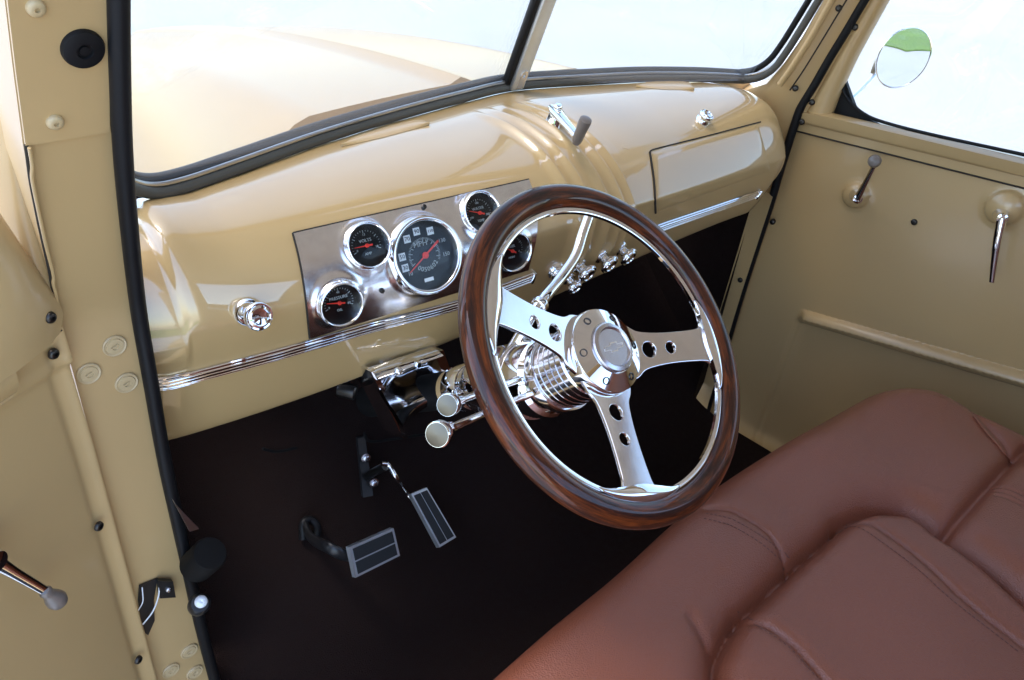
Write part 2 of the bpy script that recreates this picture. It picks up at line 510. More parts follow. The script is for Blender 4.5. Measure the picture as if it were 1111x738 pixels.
# roof, back wall and far windshield pillar (mostly seen as reflections)
x0, x1 = -0.36, 0.99
rf = []
for t in np.linspace(0, 1, 14):
    y = 0.28 - 1.03 * t
    row = []
    for k in np.linspace(0, 1, 16):
        x = x0 - .035 + (x1 - x0 + .105) * k
        z = 0.60 + 0.06 * math.sin(math.pi * t) ** 0.6 * math.sin(math.pi * k) ** 0.5 - 0.06 * (abs(2 * k - 1)) ** 5 - 0.07 * abs(2 * t - 1) ** 5
        row.append((x, y, z))
    rf.append(row)
MB().slab(rf, (0, 0, 0.02)).build('roof', 'headliner', cab)
# roof header over the windshield
MB().tube([(x0 - .02, 0.29, .49), (.3, .36, .52), (x1 + .02, 0.27, .49)], 0.045, 12).build('roof_header', 'tan_paint', cab)
# rear wall with a window opening
yb = -0.76
bw = MB()
for a, b_, c, d in ((x0, x1, -.72, .08), (x0, -.16, .08, .56), (.79, x1, .08, .56), (-.16, .79, .44, .56)):
    bw.slab(np.array([[(a, yb, c), (b_, yb, c)], [(a, yb, d), (b_, yb, d)]]), (0, -.02, 0))
bw.build('rear_wall', 'tan_jamb_paint', cab)
# driver side rear pillar, door opening header
MB().box(frame((x0 - .0, -.70, -.05), (0, 0, 1)), .05, .12, 1.25, .012).build('rear_pillar', 'tan_jamb_paint', cab)
MB().tube([(x0 - .01, .29, .50), (x0 - .02, -.1, .545), (x0 - .01, -.74, .50)], 0.024, 12).build('door_header', 'tan_jamb_paint', cab)
MB().box(frame((x0 - .02, -.17, -.735), (0, 0, 1)), .10, 1.0, .05, .01).build('door_step', 'tan_jamb_paint', cab)

# passenger side front pillar and its seals
XP = 0.955                                    # inner plane of the passenger door


def on_pd(u, v): return onx(u, v, XP)


def on_pp(u, v): return onx(u, v, 0.945)


PL_ = interp_px([(806, 99), (832, 91), (850, 70), (870, 41), (889, 8), (907, -24), (927, -60)], 24); PR_ = interp_px([(868, 132), (877, 119), (893, 88), (916, 49), (943, 6), (958, -18), (978, -50)], 24)
P = np.array([[onx(*a, .918) * (1 - k) + on_pp(*b_) * k for k in np.linspace(0, 1, 12)] for a, b_ in zip(PL_, PR_)])
bulge = np.zeros_like(P); tt = np.linspace(0, 1, 12)
bulge[:, :, 0] = -0.010 * np.sin(np.pi * np.clip(tt, 0, 1)) ** 0.7
P2 = P + bulge
low = np.array([P2[0] + (P2[0] - P2[3]) * k for k in (4, 3, 2, 1)]); P2 = np.concatenate([low, P2])
MB().slab(P2, (0.05, 0.02, 0)).build('passenger_pillar', 'tan_jamb_paint', cab)
MB().tube(smooth_path([onx(u, v, .905) for u, v in ((846, 92), (860, 72), (879, 42), (897, 10), (915, -22), (938, -62))], 6), 0.006, 10).build('pillar_bead', 'tan_jamb_paint', cab)
gp = [onx(u, v, .9145) for u, v in ((857, 98), (872, 76), (893, 42), (913, 9), (940, -35))]
MB().tube(smooth_path(gp, 5), 0.0016, 6).build('pillar_groove', 'dark_gap', cab)
sp = [on_pp(u, v) + np.array([-.006, 0, 0]) for u, v in ((790, 372), (806, 318), (822, 268), (837, 222), (850, 178), (862, 140), (871, 115), (885, 92), (902, 62), (918, 36), (938, 2), (968, -46))]
sp = [sp[0] + (sp[0] - sp[1]) * k for k in (5, 3, 1.5)] + sp
MB().tube(smooth_path(sp, 6), 0.0085, 12).build('weatherstrip', 'black_rubber', cab)
dark_pan = pan_screw(0.0060, 0.0034).data('screw', 'dark_steel')
for u, v in ((910, 9), (863, 96)):
    put('screw', dark_pan, cab, frame(onx(u, v, .919), (-1, -.5, .1), (0, 1, 0)))
# cowl side flange below the dash with its screws
P = patch(lambda u, v: onx(u, v, .93), [(822, 200), (786, 320), (743, 470), (722, 540)], [(838, 214), (802, 325), (768, 440), (742, 525)], 16, 4)
MB().slab(P, (.03, 0, 0)).build('cowl_flange', 'tan_jamb_paint', cab)
for u, v in ((803, 304), (838, 241), (752, 455), (763, 478)):
    put('screw', dark_pan, cab, frame(onx(u, v, .929), (-1, 0, 0), (0, 1, 0)))

# hood, cowl and fenders outside, same tan paint
hood = []
for t in np.linspace(0, 1, 30):
    y = 0.63 + 1.42 * t
    half = 0.50 - 0.16 * t; row = []
    zc = 0.072 - 0.05 * t - 0.17 * t ** 2
    for k in np.linspace(-1, 1, 41):
        x = 0.33 + half * k
        z = zc - 0.03 * abs(k) ** 2 - 0.30 * max(0, abs(k) - .6) ** 1.7 / .4 ** 1.7 * .8 + 0.010 * math.exp(-(k / .02) ** 2)
        row.append((x, y, z))
    hood.append(row)
MB().slab(hood, (0, 0, -0.02)).build('hood', 'tan_jamb_paint', cab)
cw = []
for t in np.linspace(0, 1, 6):
    row = []
    for k in np.linspace(0, 1, 30):
        x = -.36 + 1.33 * k; xo = .33 + (x - .33) * .72
        yb_ = np.interp(x, wsx, wsy) + .02; zb_ = np.interp(x, wsx, wsz) - .006
        row.append((x + (xo - x) * t, yb_ + (0.66 - yb_) * t, zb_ - .03 * t - .05 * abs(2 * k - 1) ** 4 * t))
    cw.append(row)
MB().slab(cw, (0, 0, -.02)).build('cowl', 'tan_jamb_paint', cab)
for sx in (-1, 1):
    fn = []
    for t in np.linspace(0, 1, 24):
        y = 0.62 + 1.15 * t; row = []
        for k in np.linspace(0, 1, 20):
            a = math.pi * k
            row.append((0.33 + sx * (0.66 + .24 * math.cos(a)), y, -0.72 + (0.16 + 0.36 * math.sin(math.pi * min(1, .12 + t * .85))) * math.sin(a) ** .7))
        fn.append(row)
    MB().slab(fn, (0, 0, -.012)).build('fender', 'tan_jamb_paint', cab)
# unseen pickup bed, added to keep rear light off jamb and open door: side panels, front board, floor and rolled top rails, with rear fenders
bd_ = MB()
for xx in (-.44, 1.04):
    bd_.slab(np.array([[(xx, -.86, -.80), (xx, -2.9, -.80)], [(xx, -.86, -.02), (xx, -2.9, -.02)]]), (.03 if xx < 0 else -.03, 0, 0))
bd_.slab(np.array([[(-.44, -.86, -.80), (1.04, -.86, -.80)], [(-.44, -.86, .02), (1.04, -.86, .02)]]), (0, -.03, 0))
bd_.slab(np.array([[(-.44, -.86, -.45), (1.04, -.86, -.45)], [(-.44, -2.9, -.45), (1.04, -2.9, -.45)]]), (0, 0, -.03))
bd_.tube([(-.43, -.86, -.01), (-.43, -2.9, -.01)], .03, 12); bd_.tube([(1.03, -.86, -.01), (1.03, -2.9, -.01)], .03, 12)
bd_.build('bed', 'tan_paint', cab)
for sx in (-1, 1):
    rf_ = []
    for t in np.linspace(0, 1, 20):
        a = math.pi * t; rf_.append([(.30 + sx * (.74 + .24 * k), -1.95 + .50 * math.cos(a), -.98 + (.56 - .10 * k ** 3) * math.sin(a)) for k in np.linspace(0, 1, 8)])
    MB().slab(rf_, (0, 0, -.01)).build('rear_fender', 'tan_paint', cab)
# unseen cab rear corner beside the driver's opening, added to block rear light too
MB().box(frame((x0 - .03, -.80, -.14), (0, 0, 1)), .10, .13, 1.22, .05, 4).build('cab_corner', 'tan_paint', cab)
# running board below the opening, added with the bed to cut ground light
MB().slab(np.array([[(-.38, .55, -.80), (-.68, .55, -.80)], [(-.38, -.95, -.80), (-.68, -.95, -.80)]]), (0, 0, -.03)).build('running_board', 'black_rubber', cab)
MB().slab(np.array([[(.80, .40, -.79), (.96, .40, -.79)], [(.80, -.74, -.79), (.96, -.74, -.79)]]), (0, 0, -.02)).build('door_step', 'tan_jamb_paint', cab)
# firewall behind the carpet
MB().slab(np.array([[(-.36, .70, -.72), (.98, .70, -.72)], [(-.30, .70, -.10), (.96, .70, -.10)]]), (0, .02, 0)).build('firewall', 'tan_jamb_paint', cab)

# ================================================================== FLOOR CARPET
prof = [(-.755, -.70), (-.3, -.70), (.10, -.70), (.24, -.695), (.34, -.66), (.46, -.56), (.58, -.44), (.64, -.36), (.67, -.2), (.68, .0)]
pp = smooth_path(prof, 6); rows = []
xs = np.r_[np.linspace(-.345, .948, 50)]
for y, z in pp:
    r = [(-.35, y, max(z, -.12 if y > .37 else z + .0))]
    xe = .948 if y > .335 else .86
    r = [(-.352, y, -.10 if y > .40 else z + .02)] + [(x, y, z + .05 * math.exp(-((x - .33) / .16) ** 2) * sstep(-.2, .5, y)) for x in np.linspace(-.345, xe, 50)] + [(xe + .004, y, -.10 if y > .335 else z - .06)]
    rows.append(r)
car = MB().grid(rows).build('floor_carpet', 'carpet', None, angle=60, fixn=False)
car['label'] = 'dark brown carpet covering the floor and toe board under the dash'; car['category'] = 'carpet'

CB = bvh_of(np.array(rows))


def on_carpet(u, v, off=.0):
    w = Vector(ray(u, v)).normalized(); h = CB.ray_cast(Vector(CAM), w)
    return np.array(h[0]) - np.array(w) * off


# ================================================================== DASHBOARD
dash = thing('dashboard', 'glossy tan steel dashboard with rounded ends and pressed ribs below the windshield', 'dashboard', (0.3, .35, -.2))
_yf = np.polyfit([-.345, -.15, .04, .30, .55, .80], [.345, .312, .283, .258, .248, .247], 3)
XR, XL = 0.79, -0.305


def yface(x):
    y = np.polyval(_yf, np.clip(x, -.40, .82))
    q = np.clip((x - XR) / (0.93 - XR), 0, 1); y = y + .13 * (1 - np.sqrt(np.clip(1 - q ** 2.2, 0, 1)))
    q = np.clip((XL - x) / .09, 0, 1); y = y + .010 * q ** 2
    return y


TRIM_PX = [(165, 416), (205, 409), (300, 384), (400, 356), (493, 331), (575, 303), (650, 272), (720, 245), (823, 210)]
BOT_PX = [(172, 480), (250, 453), (330, 426), (400, 402), (485, 371), (600, 322), (700, 277), (790, 236), (846, 204)]


def on_face(u, v, off): return hitfn(u, v, lambda p: p[1] - (float(yface(p[0])) + off))


T3 = np.array([on_face(u, v, .012) for u, v in TRIM_PX]); B3 = np.array([on_face(u, v, .034) for u, v in BOT_PX])


def zfit(P, deg=3):
    c = np.polyfit(P[:, 0], P[:, 2], deg); lo, hi = P[:, 0].min(), P[:, 0].max()
    return lambda x: np.polyval(c, np.clip(x, lo, hi))


zt, zb = zfit(T3, 3), zfit(B3, 3)
XMIN, XMAX = -.355, .930


def dash_row(x, n=14):
    yf = float(yface(x)); yw = float(np.interp(x, wsx, wsy)); zw = float(np.interp(x, wsx, wsz)) - .004
    if x > wsx[-1]: yw = max(yf + .012, wsy[-1] - (x - wsx[-1]) * .55)
    D = yw - yf
    end = max(0.0, (x - XR) / (XMAX - XR))
    zw2 = zw - .055 * end ** 3
    tz, bz = float(zt(x)), float(zb(x)); bz = bz + .05 * end ** 3
    ctrl = [(yw + .006, zw2), (yw - .30 * D, zw2 + .004), (yw - .62 * D, zw2 - .010), (yf + .14 * D + .004, zw2 - .042), (yf + .003, zw2 - .085 - .0 * end), (yf, tz + .055 if tz + .055 < zw2 - .1 else zw2 - .115),
            (yf + .012, tz), (yf + .034, bz), (yf + .052, bz - .006), (yf + .085, bz + .004)]
    return [(x, a, b_) for a, b_ in smooth_path(ctrl, n)]


xs = np.r_[np.linspace(XMIN, -.30, 16)[:-1], np.linspace(-.30, .16, 46)[:-1], np.linspace(.16, .46, 260)[:-1], np.linspace(.46, XR, 40)[:-1],
           XR + (XMAX - XR) * np.sin(np.linspace(0, math.pi / 2, 30))]
D3 = np.array([dash_row(x) for x in xs])               # [column, profile, xyz]
dx = np.gradient(D3, axis=0); dt = np.gradient(D3, axis=1)
NRM = np.cross(dt, dx); NRM /= np.linalg.norm(NRM, axis=2, keepdims=True) + 1e-12
if NRM[60, 60, 1] > 0: NRM = -NRM


DB = bvh_of(D3)


def on_dash(u, v):
    w = Vector(ray(u, v)).normalized(); h = DB.ray_cast(Vector(CAM), w)
    if h[0] is None:
        h = DB.find_nearest(Vector(CAM) + w * 1.2)
    return np.array(h[0])


def dash_n(p):
    i = np.abs(xs - p[0]).argmin(); j = np.linalg.norm(D3[i] - p, axis=1).argmin(); return NRM[i, j]


def dash_nn(p): return dash_n(p)


# pressed ribs: five raised flutes running front to back at the centre
rib_px = [(607, 190), (628, 196), (654, 204), (672, 208), (684, 210)]
arc = np.linspace(0, 1, D3.shape[1])
disp = np.zeros(D3.shape[:2])
RIBX = [float(on_dash(u, v)[0]) for u, v in ((607, 193), (626, 194), (650, 200), (668, 206), (683, 214))]
for rx in RIBX:
    d = xs - rx
    prof_ = np.where(d < 0, np.exp(-(d / .011) ** 2), np.exp(-(d / .0024) ** 2)) * .0080
    disp += prof_[:, None] * (sstep(.06, .18, arc) * (1 - sstep(.66, .76, arc)))[None, :]
DD = D3 + NRM * disp[:, :, None]
MB().grid(DD).build('dash_panel', 'tan_paint', dash, angle=70, fixn=False)


def dash_patch(poly_l, poly_r, m, n, off):
    G = patch(on_dash, poly_l, poly_r, m, n)
    Nn = np.array([[dash_n(p) for p in r] for r in G]); return G + Nn * off, Nn


# glove box door: proud panel with rolled edge and a dark gap round it
gl_c = [(705, 164), (824, 133), (838, 186), (712, 232)]


def quad(c, m, n, e=0.0):
    c = np.array(c, float); out = []
    for i in np.linspace(0 - e, 1 + e, m):
        out.append([(c[0] * (1 - t) + c[1] * t) * (1 - i) + (c[3] * (1 - t) + c[2] * t) * i for t in np.linspace(0 - e, 1 + e, n)])
    return np.array(out)


Q = quad(gl_c, 30, 60); G = np.array([[on_dash(*q) for q in r] for r in Q]); Nn = np.array([[dash_n(p) for p in r] for r in G])
ii = np.minimum(np.arange(30), np.arange(30)[::-1]) / 29 * .075; jj = np.minimum(np.arange(60), np.arange(60)[::-1]) / 59 * .17
edge = np.minimum(ii[:, None], jj[None, :]); hh = .0026 * np.clip(edge / .008, 0, 1) ** .5 - .0012
MB().grid(G + Nn * hh[:, :, None]).build('glovebox_door', 'tan_paint', dash, angle=70, fixn=False)
for gpx, gr_ in (([(711, 231), (709.5, 200), (707, 180), (704.8, 165.5)], .0019), ([(704.8, 165.2), (708, 162.8), (724, 158.5), (770, 147), (800, 139), (825, 132.5)], .0012)):
    MB().tube([on_dash(*q) + dash_n(on_dash(*q)) * .0006 for q in smooth_path(gpx, 8)], gr_, 8).build('glovebox_gap', 'dark_gap', dash)

# chrome trim spears: three parallel ridges in each
base = MB(); 


def spear(px, name, half=0.0095):
    pts = [on_dash(*q) for q in smooth_path(px, 10)]
    b_ = MB(); rows = []
    L_ = len(pts)
    for i, p in enumerate(pts):
        n = dash_n(p); t = pts[min(i + 1, L_ - 1)] - pts[max(i - 1, 0)]; t /= np.linalg.norm(t); w = np.cross(n, t); w /= np.linalg.norm(w)
        row = []
        for k in np.linspace(-1, 1, 49):
            h = .0030 + .0022 * math.cos(k * math.pi * 4) - .004 * max(0, (abs(k) - .9) / .1)
            row.append(p + w * (k * half) + n * h)
        rows.append(row)
    b_.grid(rows)
    return b_.build(name, 'chrome', dash, angle=60)


spear([(166, 416), (185, 414), (206, 409)], 'trim_cap', .0105)
spear([(206, 409), (300, 384), (400, 355), (493, 331), (545, 312), (577, 300)], 'trim_spear')
spear([(700, 253), (720, 245), (770, 228), (822, 210)], 'trim_spear')
for (u, v) in ((822, 210.5), (577, 300)):
    p = on_dash(u, v); n = dash_n(p)
    MB().box(frame(p + n * .003, n, (1, 0, .0)), .004, .020, .007, .001).build('trim_end', 'chrome', dash)

# defroster outlets in the top of the dash
for c, wd in (([(370, 160), (392, 147), (452, 131), (466, 136)], 1), ([(690, 95), (705, 89.5), (745, 89), (753, 98)], 2)):
    up_ = smooth_path([(c[0][0], c[0][1]), c[1], c[2], c[3]], 8)
    lo = interp_px([c[0], ((c[0][0] + c[3][0]) / 2, (c[0][1] + c[3][1]) / 2 + 1), c[3]], len(up_))
    G = np.array([[on_dash(*(np.array(a) * (1 - t) + np.array(b_) * t)) for t in np.linspace(0, 1, 8)] for a, b_ in zip(up_, lo)])
    Nn = np.array([[dash_n(p) for p in r] for r in G])
    hh = .004 * np.sin(np.linspace(0, math.pi, 8)) ** .5
    MB().grid(G + Nn * (hh[None, :, None] + .0005)).build('defroster_outlet', 'tan_jamb_paint', dash, angle=70)

# ================================================================== INSTRUMENT PANEL
ipx_top = [(318, 254), (573, 196)]
Lft = smooth_path([(318, 254), (325, 282), (331, 318), (336, 366)], 8)
Rgt = smooth_path([(573, 196), (581, 222), (581, 255), (572, 292)], 8)
G, Nn = dash_patch(Lft, Rgt, 100, 160, 0.0)
Gn = Nn.mean((0, 1)); Gn /= np.linalg.norm(Gn)
# flatten a little: the plate is bent once, along x only
GA = [(396, 267, .0290), (366, 327, .0285), (459, 277, .0500), (518, 232, .0290), (553, 271, .0285)]
gc = []
ipn = thing('instrument_panel', 'polished silver metal plate carrying five round gauges left of the ribs', 'instrument panel', tuple(G[50, 80]))
P = G.copy(); hh = np.full(P.shape[:2], .0030)
ii = np.minimum(np.arange(100), np.arange(100)[::-1]); jj = np.minimum(np.arange(160), np.arange(160)[::-1])
ed = np.minimum(ii[:, None] / 99 * .105, jj[None, :] / 159 * .27); 
for u, v, r in GA:
    p = on_dash(u, v); d = np.linalg.norm(P - p, axis=2)
    hh = hh + .0022 * np.exp(-(np.clip(d - r * .97, 0, 9) / .0055) ** 2)
    hh = np.where(d < r * .93, -.004, hh)
MB().slab(P + Nn * hh[:, :, None], -Nn * .0034).build('panel_plate', 'panel_alloy', ipn, angle=50)
MB().tube([on_dash(*q) + dash_n(on_dash(*q)) * .002 for q in [tuple(a) for a in interp_px([(573, 195.6), (318, 253.5)], 40)] + [tuple(a - np.array([.8, 0])) for a in Lft]], .0013, 8).build('panel_gasket', 'dark_gap', ipn)
ps = pan_screw(.0032, .0018).data('screw', 'dark_steel')
for u, v in ((459, 226), (413, 314)):
    p = on_dash(u, v); n = dash_n(p); put('screw', ps, ipn, frame(p + n * .0045, n, (1, 0, 0)))


# ================================================================== GAUGES
def gauge(px, r, name, label, group, build_face, lift=.0115):
    p = on_dash(*px); n = 0.5 * dash_n(p) + 0.5 * Gn; n = n / np.linalg.norm(n)
    M = frame(p + n * lift, n, (1, -.1, 0))
    t = thing(name, label, 'gauge', M=M, group=group)
    I = M
    MB().lathe([(r * .85, -.010), (r * .86, .001), (r * .88, .0028), (r * .93, .0040), (r * .975, .0032), (r * .99, .0005), (r * 1.0, -.002), (r * 1.0, -.012)], I, 56).build('bezel', 'chrome', t, angle=50)
    MB().lathe([(r * .86, -.0075), (0, -.0075)], I, 48).build('dial', 'gauge_black', t)
    MB().lathe([(r * .86, -.0005), (r * .6, .0012), (r * .3, .0022), (0, .0026)], I, 48).build('glass', 'gauge_glass', t)
    build_face(t, M, r)
    return t


def dial_text(mb, M, txt, size, x, y, rot=0.0, z=-.0069):
    mb.mesh(text_mesh(txt, size), M @ Matrix.Translation((x, y, z)) @ Matrix.Rotation(rot, 4, 'Z'))


def needle(t, M, r, ang, ln, tail=.25, w=.0008):
    mb = MB(); a = R(ang); d = Vector((math.cos(a), math.sin(a), 0)); s = Vector((-d.y, d.x, 0))
    z = Vector((0, 0, -.0052))
    pts = [d * (-tail * r) + s * w * 1.4, d * (-tail * r) - s * w * 1.4, d * (ln * r) - s * w * .4, d * (ln * r) + s * w * .4]
    vs = [M @ (q + z) for q in pts] + [M @ (q + z + Vector((0, 0, .0006))) for q in pts]
    mb.add(vs, [(0, 1, 2, 3), (7, 6, 5, 4), (0, 4, 5, 1), (1, 5, 6, 2), (2, 6, 7, 3), (3, 7, 4, 0)])
    mb.lathe([(r * .085, -.006), (r * .085, -.004), (r * .06, -.0035), (0, -.0033)], M, 18)
    mb.build('needle', 'needle_red', t)


def ticks(M, r, a0, a1, n, r0, r1, w=.0006, big=0):
    mb = MB()
    for i in range(n):
        a = R(a0 + (a1 - a0) * i / (n - 1)); q = r0 - (.06 if big and i % big == 0 else 0)
        c = (q + r1) / 2 * r
        mb.box(M @ Matrix.Rotation(a, 4, 'Z') @ Matrix.Translation((c, 0, -.0072)), (r1 - q) * r, w * (1.5 if big and i % big == 0 else 1), .0005)
    return mb


def small_face(title, unit, lo, mid, hi, ang):
    def f(t, M, r):
        mb = ticks(M, r, 200, -20, 21, .60, .66, .0005, 5)
        dial_text(mb, M, title, r * .19, 0, r * .22)
        dial_text(mb, M, unit, r * .16, 0, -r * .34)
        for s_, a in ((lo, 196), (mid, 90), (hi, -16)):
            dial_text(mb, M, s_, r * .14, r * .47 * math.cos(R(a)), r * .47 * math.sin(R(a)))
        mb.build('lettering', 'print_grey', t)
        needle(t, M, r, ang, .58)
    return f


def speed_face(t, M, r):
    mb = ticks(M, r, 205, -25, 47, .40, .45, .0005, 4)
    dial_text(mb, M, 'MPH', r * .20, -r * .06, r * .30)
    for k, ch in enumerate('0050602'):
        a = R(232 + k * 14.5); dial_text(mb, M, ch, r * .17, r * .36 * math.cos(a), r * .36 * math.sin(a), a + math.pi / 2)
    for ch, a in (('10', 216), ('130', 24), ('150', -10)):
        dial_text(mb, M, ch, r * .14, r * .62 * math.cos(R(a)), r * .62 * math.sin(R(a)))
    mb.build('lettering', 'print_grey', t)
    wb = MB(); dk = MB()
    for ch, a in (('30', 197), ('50', 171), ('70', 128), ('90', 98), ('110', 62)):
        x, y = r * .63 * math.cos(R(a)), r * .63 * math.sin(R(a))
        wb.box(M @ Matrix.Translation((x, y, -.0072)), r * .18, r * .19, .0006); dial_text(dk, M, ch, r * (.15 if len(ch) < 3 else .105), x, y, z=-.0066)
    wb.build('number_tile', 'print_white', t)
    MB().box(M @ Matrix.Translation((-r * .02, -r * .62, -.0072)), r * .26, r * .09, .0006).build('lower_tile', 'print_white', t); dk.build('lettering', 'gauge_black', t)
    needle(t, M, r, 212, .62, .52, .0010)


gauge((396, 267), .0288, 'gauge', 'small round gauge with level red needle, upper left beside the large speedometer', 'small gauges', small_face('VOLTS', 'AMP', '8', '13', '18', 178))
gauge((366, 327), .0285, 'gauge', 'small round gauge at the lower left corner of the polished panel', 'small gauges', small_face('PRESSURE', 'OIL', '0', '40', '80', 168))
gauge((459, 277), .0500, 'speedometer', 'large round speedometer marked MPH with white number tiles and red needle', None, speed_face)
gauge((518, 232), .0288, 'gauge', 'small round gauge half hidden behind the upper left of the wooden wheel rim', 'small gauges', small_face('WATER', 'TEMP', '100', '180', '260', 160))
gauge((553, 271), .0285, 'gauge', 'small round gauge framed inside the steering wheel, lower right on the panel', 'small gauges', small_face('FUEL', 'MON', 'E', '1/2', 'F', 150))


# ================================================================== DASH KNOBS
def knob_at(px, length, rk, label, tilt=(0, 0, 0), name='dash_knob', group='chrome pull knobs on the dash', bas=.8):
    p = on_dash(*px); n = dash_n(p) + np.array(tilt); n = n / np.linalg.norm(n)
    M = frame(p, n, (1, 0, 0)); t = thing(name, label, 'knob', M=M, group=group)
    MB().lathe([(rk * bas, -.002), (rk * bas, .003), (rk * bas * .85, .006), (rk * .5, .007)], M, 28).build('ferrule', 'chrome', t)
    MB().lathe([(rk * .5, .004), (rk * .46, length - .008)], M, 16).build('shaft', 'chrome', t)
    l = length
    MB().lathe([(rk * .35, l - .010), (rk * .75, l - .009), (rk * .95, l - .006), (rk, l - .003), (rk * .97, l), (rk * .90, l + .0012), (rk * .78, l + .0008), (rk * .74, l + .0024), (rk * .62, l + .0030), (rk * .56, l + .0012), (rk * .3, l + .0002), (0, l)], M, 32).build('knob', 'chrome', t)
    return t


knob_at((269, 338), .030, .0165, 'large chrome headlight knob alone on the tan dash left of the gauges', tilt=(.10, -.1, -.05), bas=1.0)
knob_at((627, 287), .024, .0168, 'chrome pull knob in the row of three, nearest the shift lever', tilt=(.10, -.1, -.12))
knob_at((651, 277), .024, .0168, 'chrome pull knob in the middle of the row of three right of the shift lever', tilt=(.10, -.1, -.12))
knob_at((672, 269), .024, .0168, 'chrome pull knob in the row of three, farthest from the shift lever', tilt=(.10, -.1, -.12))
knob_at((629, 315), .022, .0140, 'chrome knob hanging at the dash lower edge below the row of three', tilt=(.05, -.1, -.25), bas=.9)
knob_at((603, 293), .008, .0145, 'round chrome ignition bezel on the dash just behind the shift lever', tilt=(.1, 0, -.1), name='ignition_switch', group=None, bas=1.1)
gk = knob_at((762, 131), .014, .0135, 'small chrome latch button above the glovebox door', tilt=(.1, -.1, .1), name='glovebox_latch', group=None, bas=.95)

# windshield opener crank on the ribs
p = on_dash(600, 136); n = dash_n(p); M = frame(p, n, (1, 0, 0))
ck = thing('windshield_crank', 'chrome hand crank with dark grey grip standing on the dash ribs', 'crank', M=M)
hx = lambda u, v, h: onplane(u, v, p + n * h, n)
q = frame(p, n)
bp = hx(602, 127, .030)
MB().lathe([(.0150, -.004), (.0145, .003), (.0120, .010), (.0112, .016), (.0105, .019)], M, 28).build('base', 'chrome', ck)
a0, a1 = np.array(M @ Vector((0, 0, .0215))), hx(627, 149, .024)
MB().tube([a0 + (a0 - a1) * .22, a0, a0 * .5 + a1 * .5, a1 * .95 + a0 * .05, a1], [.007, .0118, .0085, .0075, .0065], 16, flat=.62, up=np.cross(n, a1 - a0)).build('arm', 'chrome', ck)
MB().lathe([(.0055, 0), (.0070, .003), (.0072, .006), (.005, .009), (0, .0095)], frame(a0 + n * .004, n), 20).build('cap_nut', 'chrome', ck)
g1 = onplane(636, 129, a1 + n * .034, n)
g0 = a1 - n * .004
gd = (n * .97 + (g1 - g0) / np.linalg.norm(g1 - g0) * .03)
M2 = frame(g0, g1 - g0)
ln = float(np.linalg.norm(g1 - g0))
MB().lathe([(.0060, -.006), (.0078, .0), (.0080, .006), (.0084, ln * .5), (.0095, ln * .85), (.0088, ln * .97), (.005, ln), (0, ln)], M2, 22).build('grip', 'grey_knob', ck)

# ================================================================== STEERING WHEEL
EL, AZ = 0.8272, 0.0732
WC = np.array([.0044, .0045, -.0049])
WN = np.array([math.cos(EL) * math.sin(AZ), -math.cos(EL) * math.cos(AZ), math.sin(EL)])
WM = frame(WC, WN, (1, 0, 0))                 # local x = right, y = up the wheel, z = towards driver
WI = WM.inverted()
whl = thing('steering_wheel', 'walnut rimmed steering wheel with three drilled polished spokes and round hub', 'steering wheel', M=WM)


def wheel_px(u, v, h=0.0):
    p = onplane(u, v, WC + WN * h, WN); return WI @ Vector(p)


RC_, RT = 0.1757, 0.0151
nu, nv = 220, 32
vs = []; fs = []; uv = []
for i in range(nu):
    a = 2 * math.pi * i / nu
    for k in range(nv):
        b2 = 2 * math.pi * k / nv
        rr = RC_ + RT * math.cos(b2) * (1.0 if math.cos(b2) > 0 else .90); h = RT * .86 * math.sin(b2)
        vs.append((rr * math.cos(a), rr * math.sin(a), h))
for i in range(nu):
    for k in range(nv):
        fs.append((i * nv + k, ((i + 1) % nu) * nv + k, ((i + 1) % nu) * nv + (k + 1) % nv, i * nv + (k + 1) % nv))
me = bpy.data.meshes.new('rim'); me.from_pydata(vs, [], fs)
ul = me.uv_layers.new(name='grain')
for pi, pl_ in enumerate(me.polygons):
    i, k = divmod(pi, nv); cs = [(i, k), (i + 1, k), (i + 1, k + 1), (i, k + 1)]
    for li, (a, b2) in zip(pl_.loop_indices, cs): ul.data[li].uv = (a / nu, b2 / nv)
me.polygons.foreach_set('use_smooth', [True] * len(me.polygons)); me.materials.append(MAT['walnut_wood'])
bm = bmesh.new(); bm.from_mesh(me); bmesh.ops.recalc_face_normals(bm, faces=bm.faces); bm.to_mesh(me); bm.free()
rim = bpy.data.objects.new('rim', me); COL.objects.link(rim); rim.parent = whl; ABS[rim.name] = WM.copy()
# polished core ring showing inside the wood
MB().lathe([(.1562, -.0020), (.1562, .0020), (.1575, .0030), (.1615, .0030), (.1615, -.0030), (.1575, -.0030), (.1562, -.0020)], WM, 160).build('core_ring', 'chrome', whl, angle=50)


def ang_of(u, v): q = wheel_px(u, v, -.004); return math.atan2(q.y, q.x)


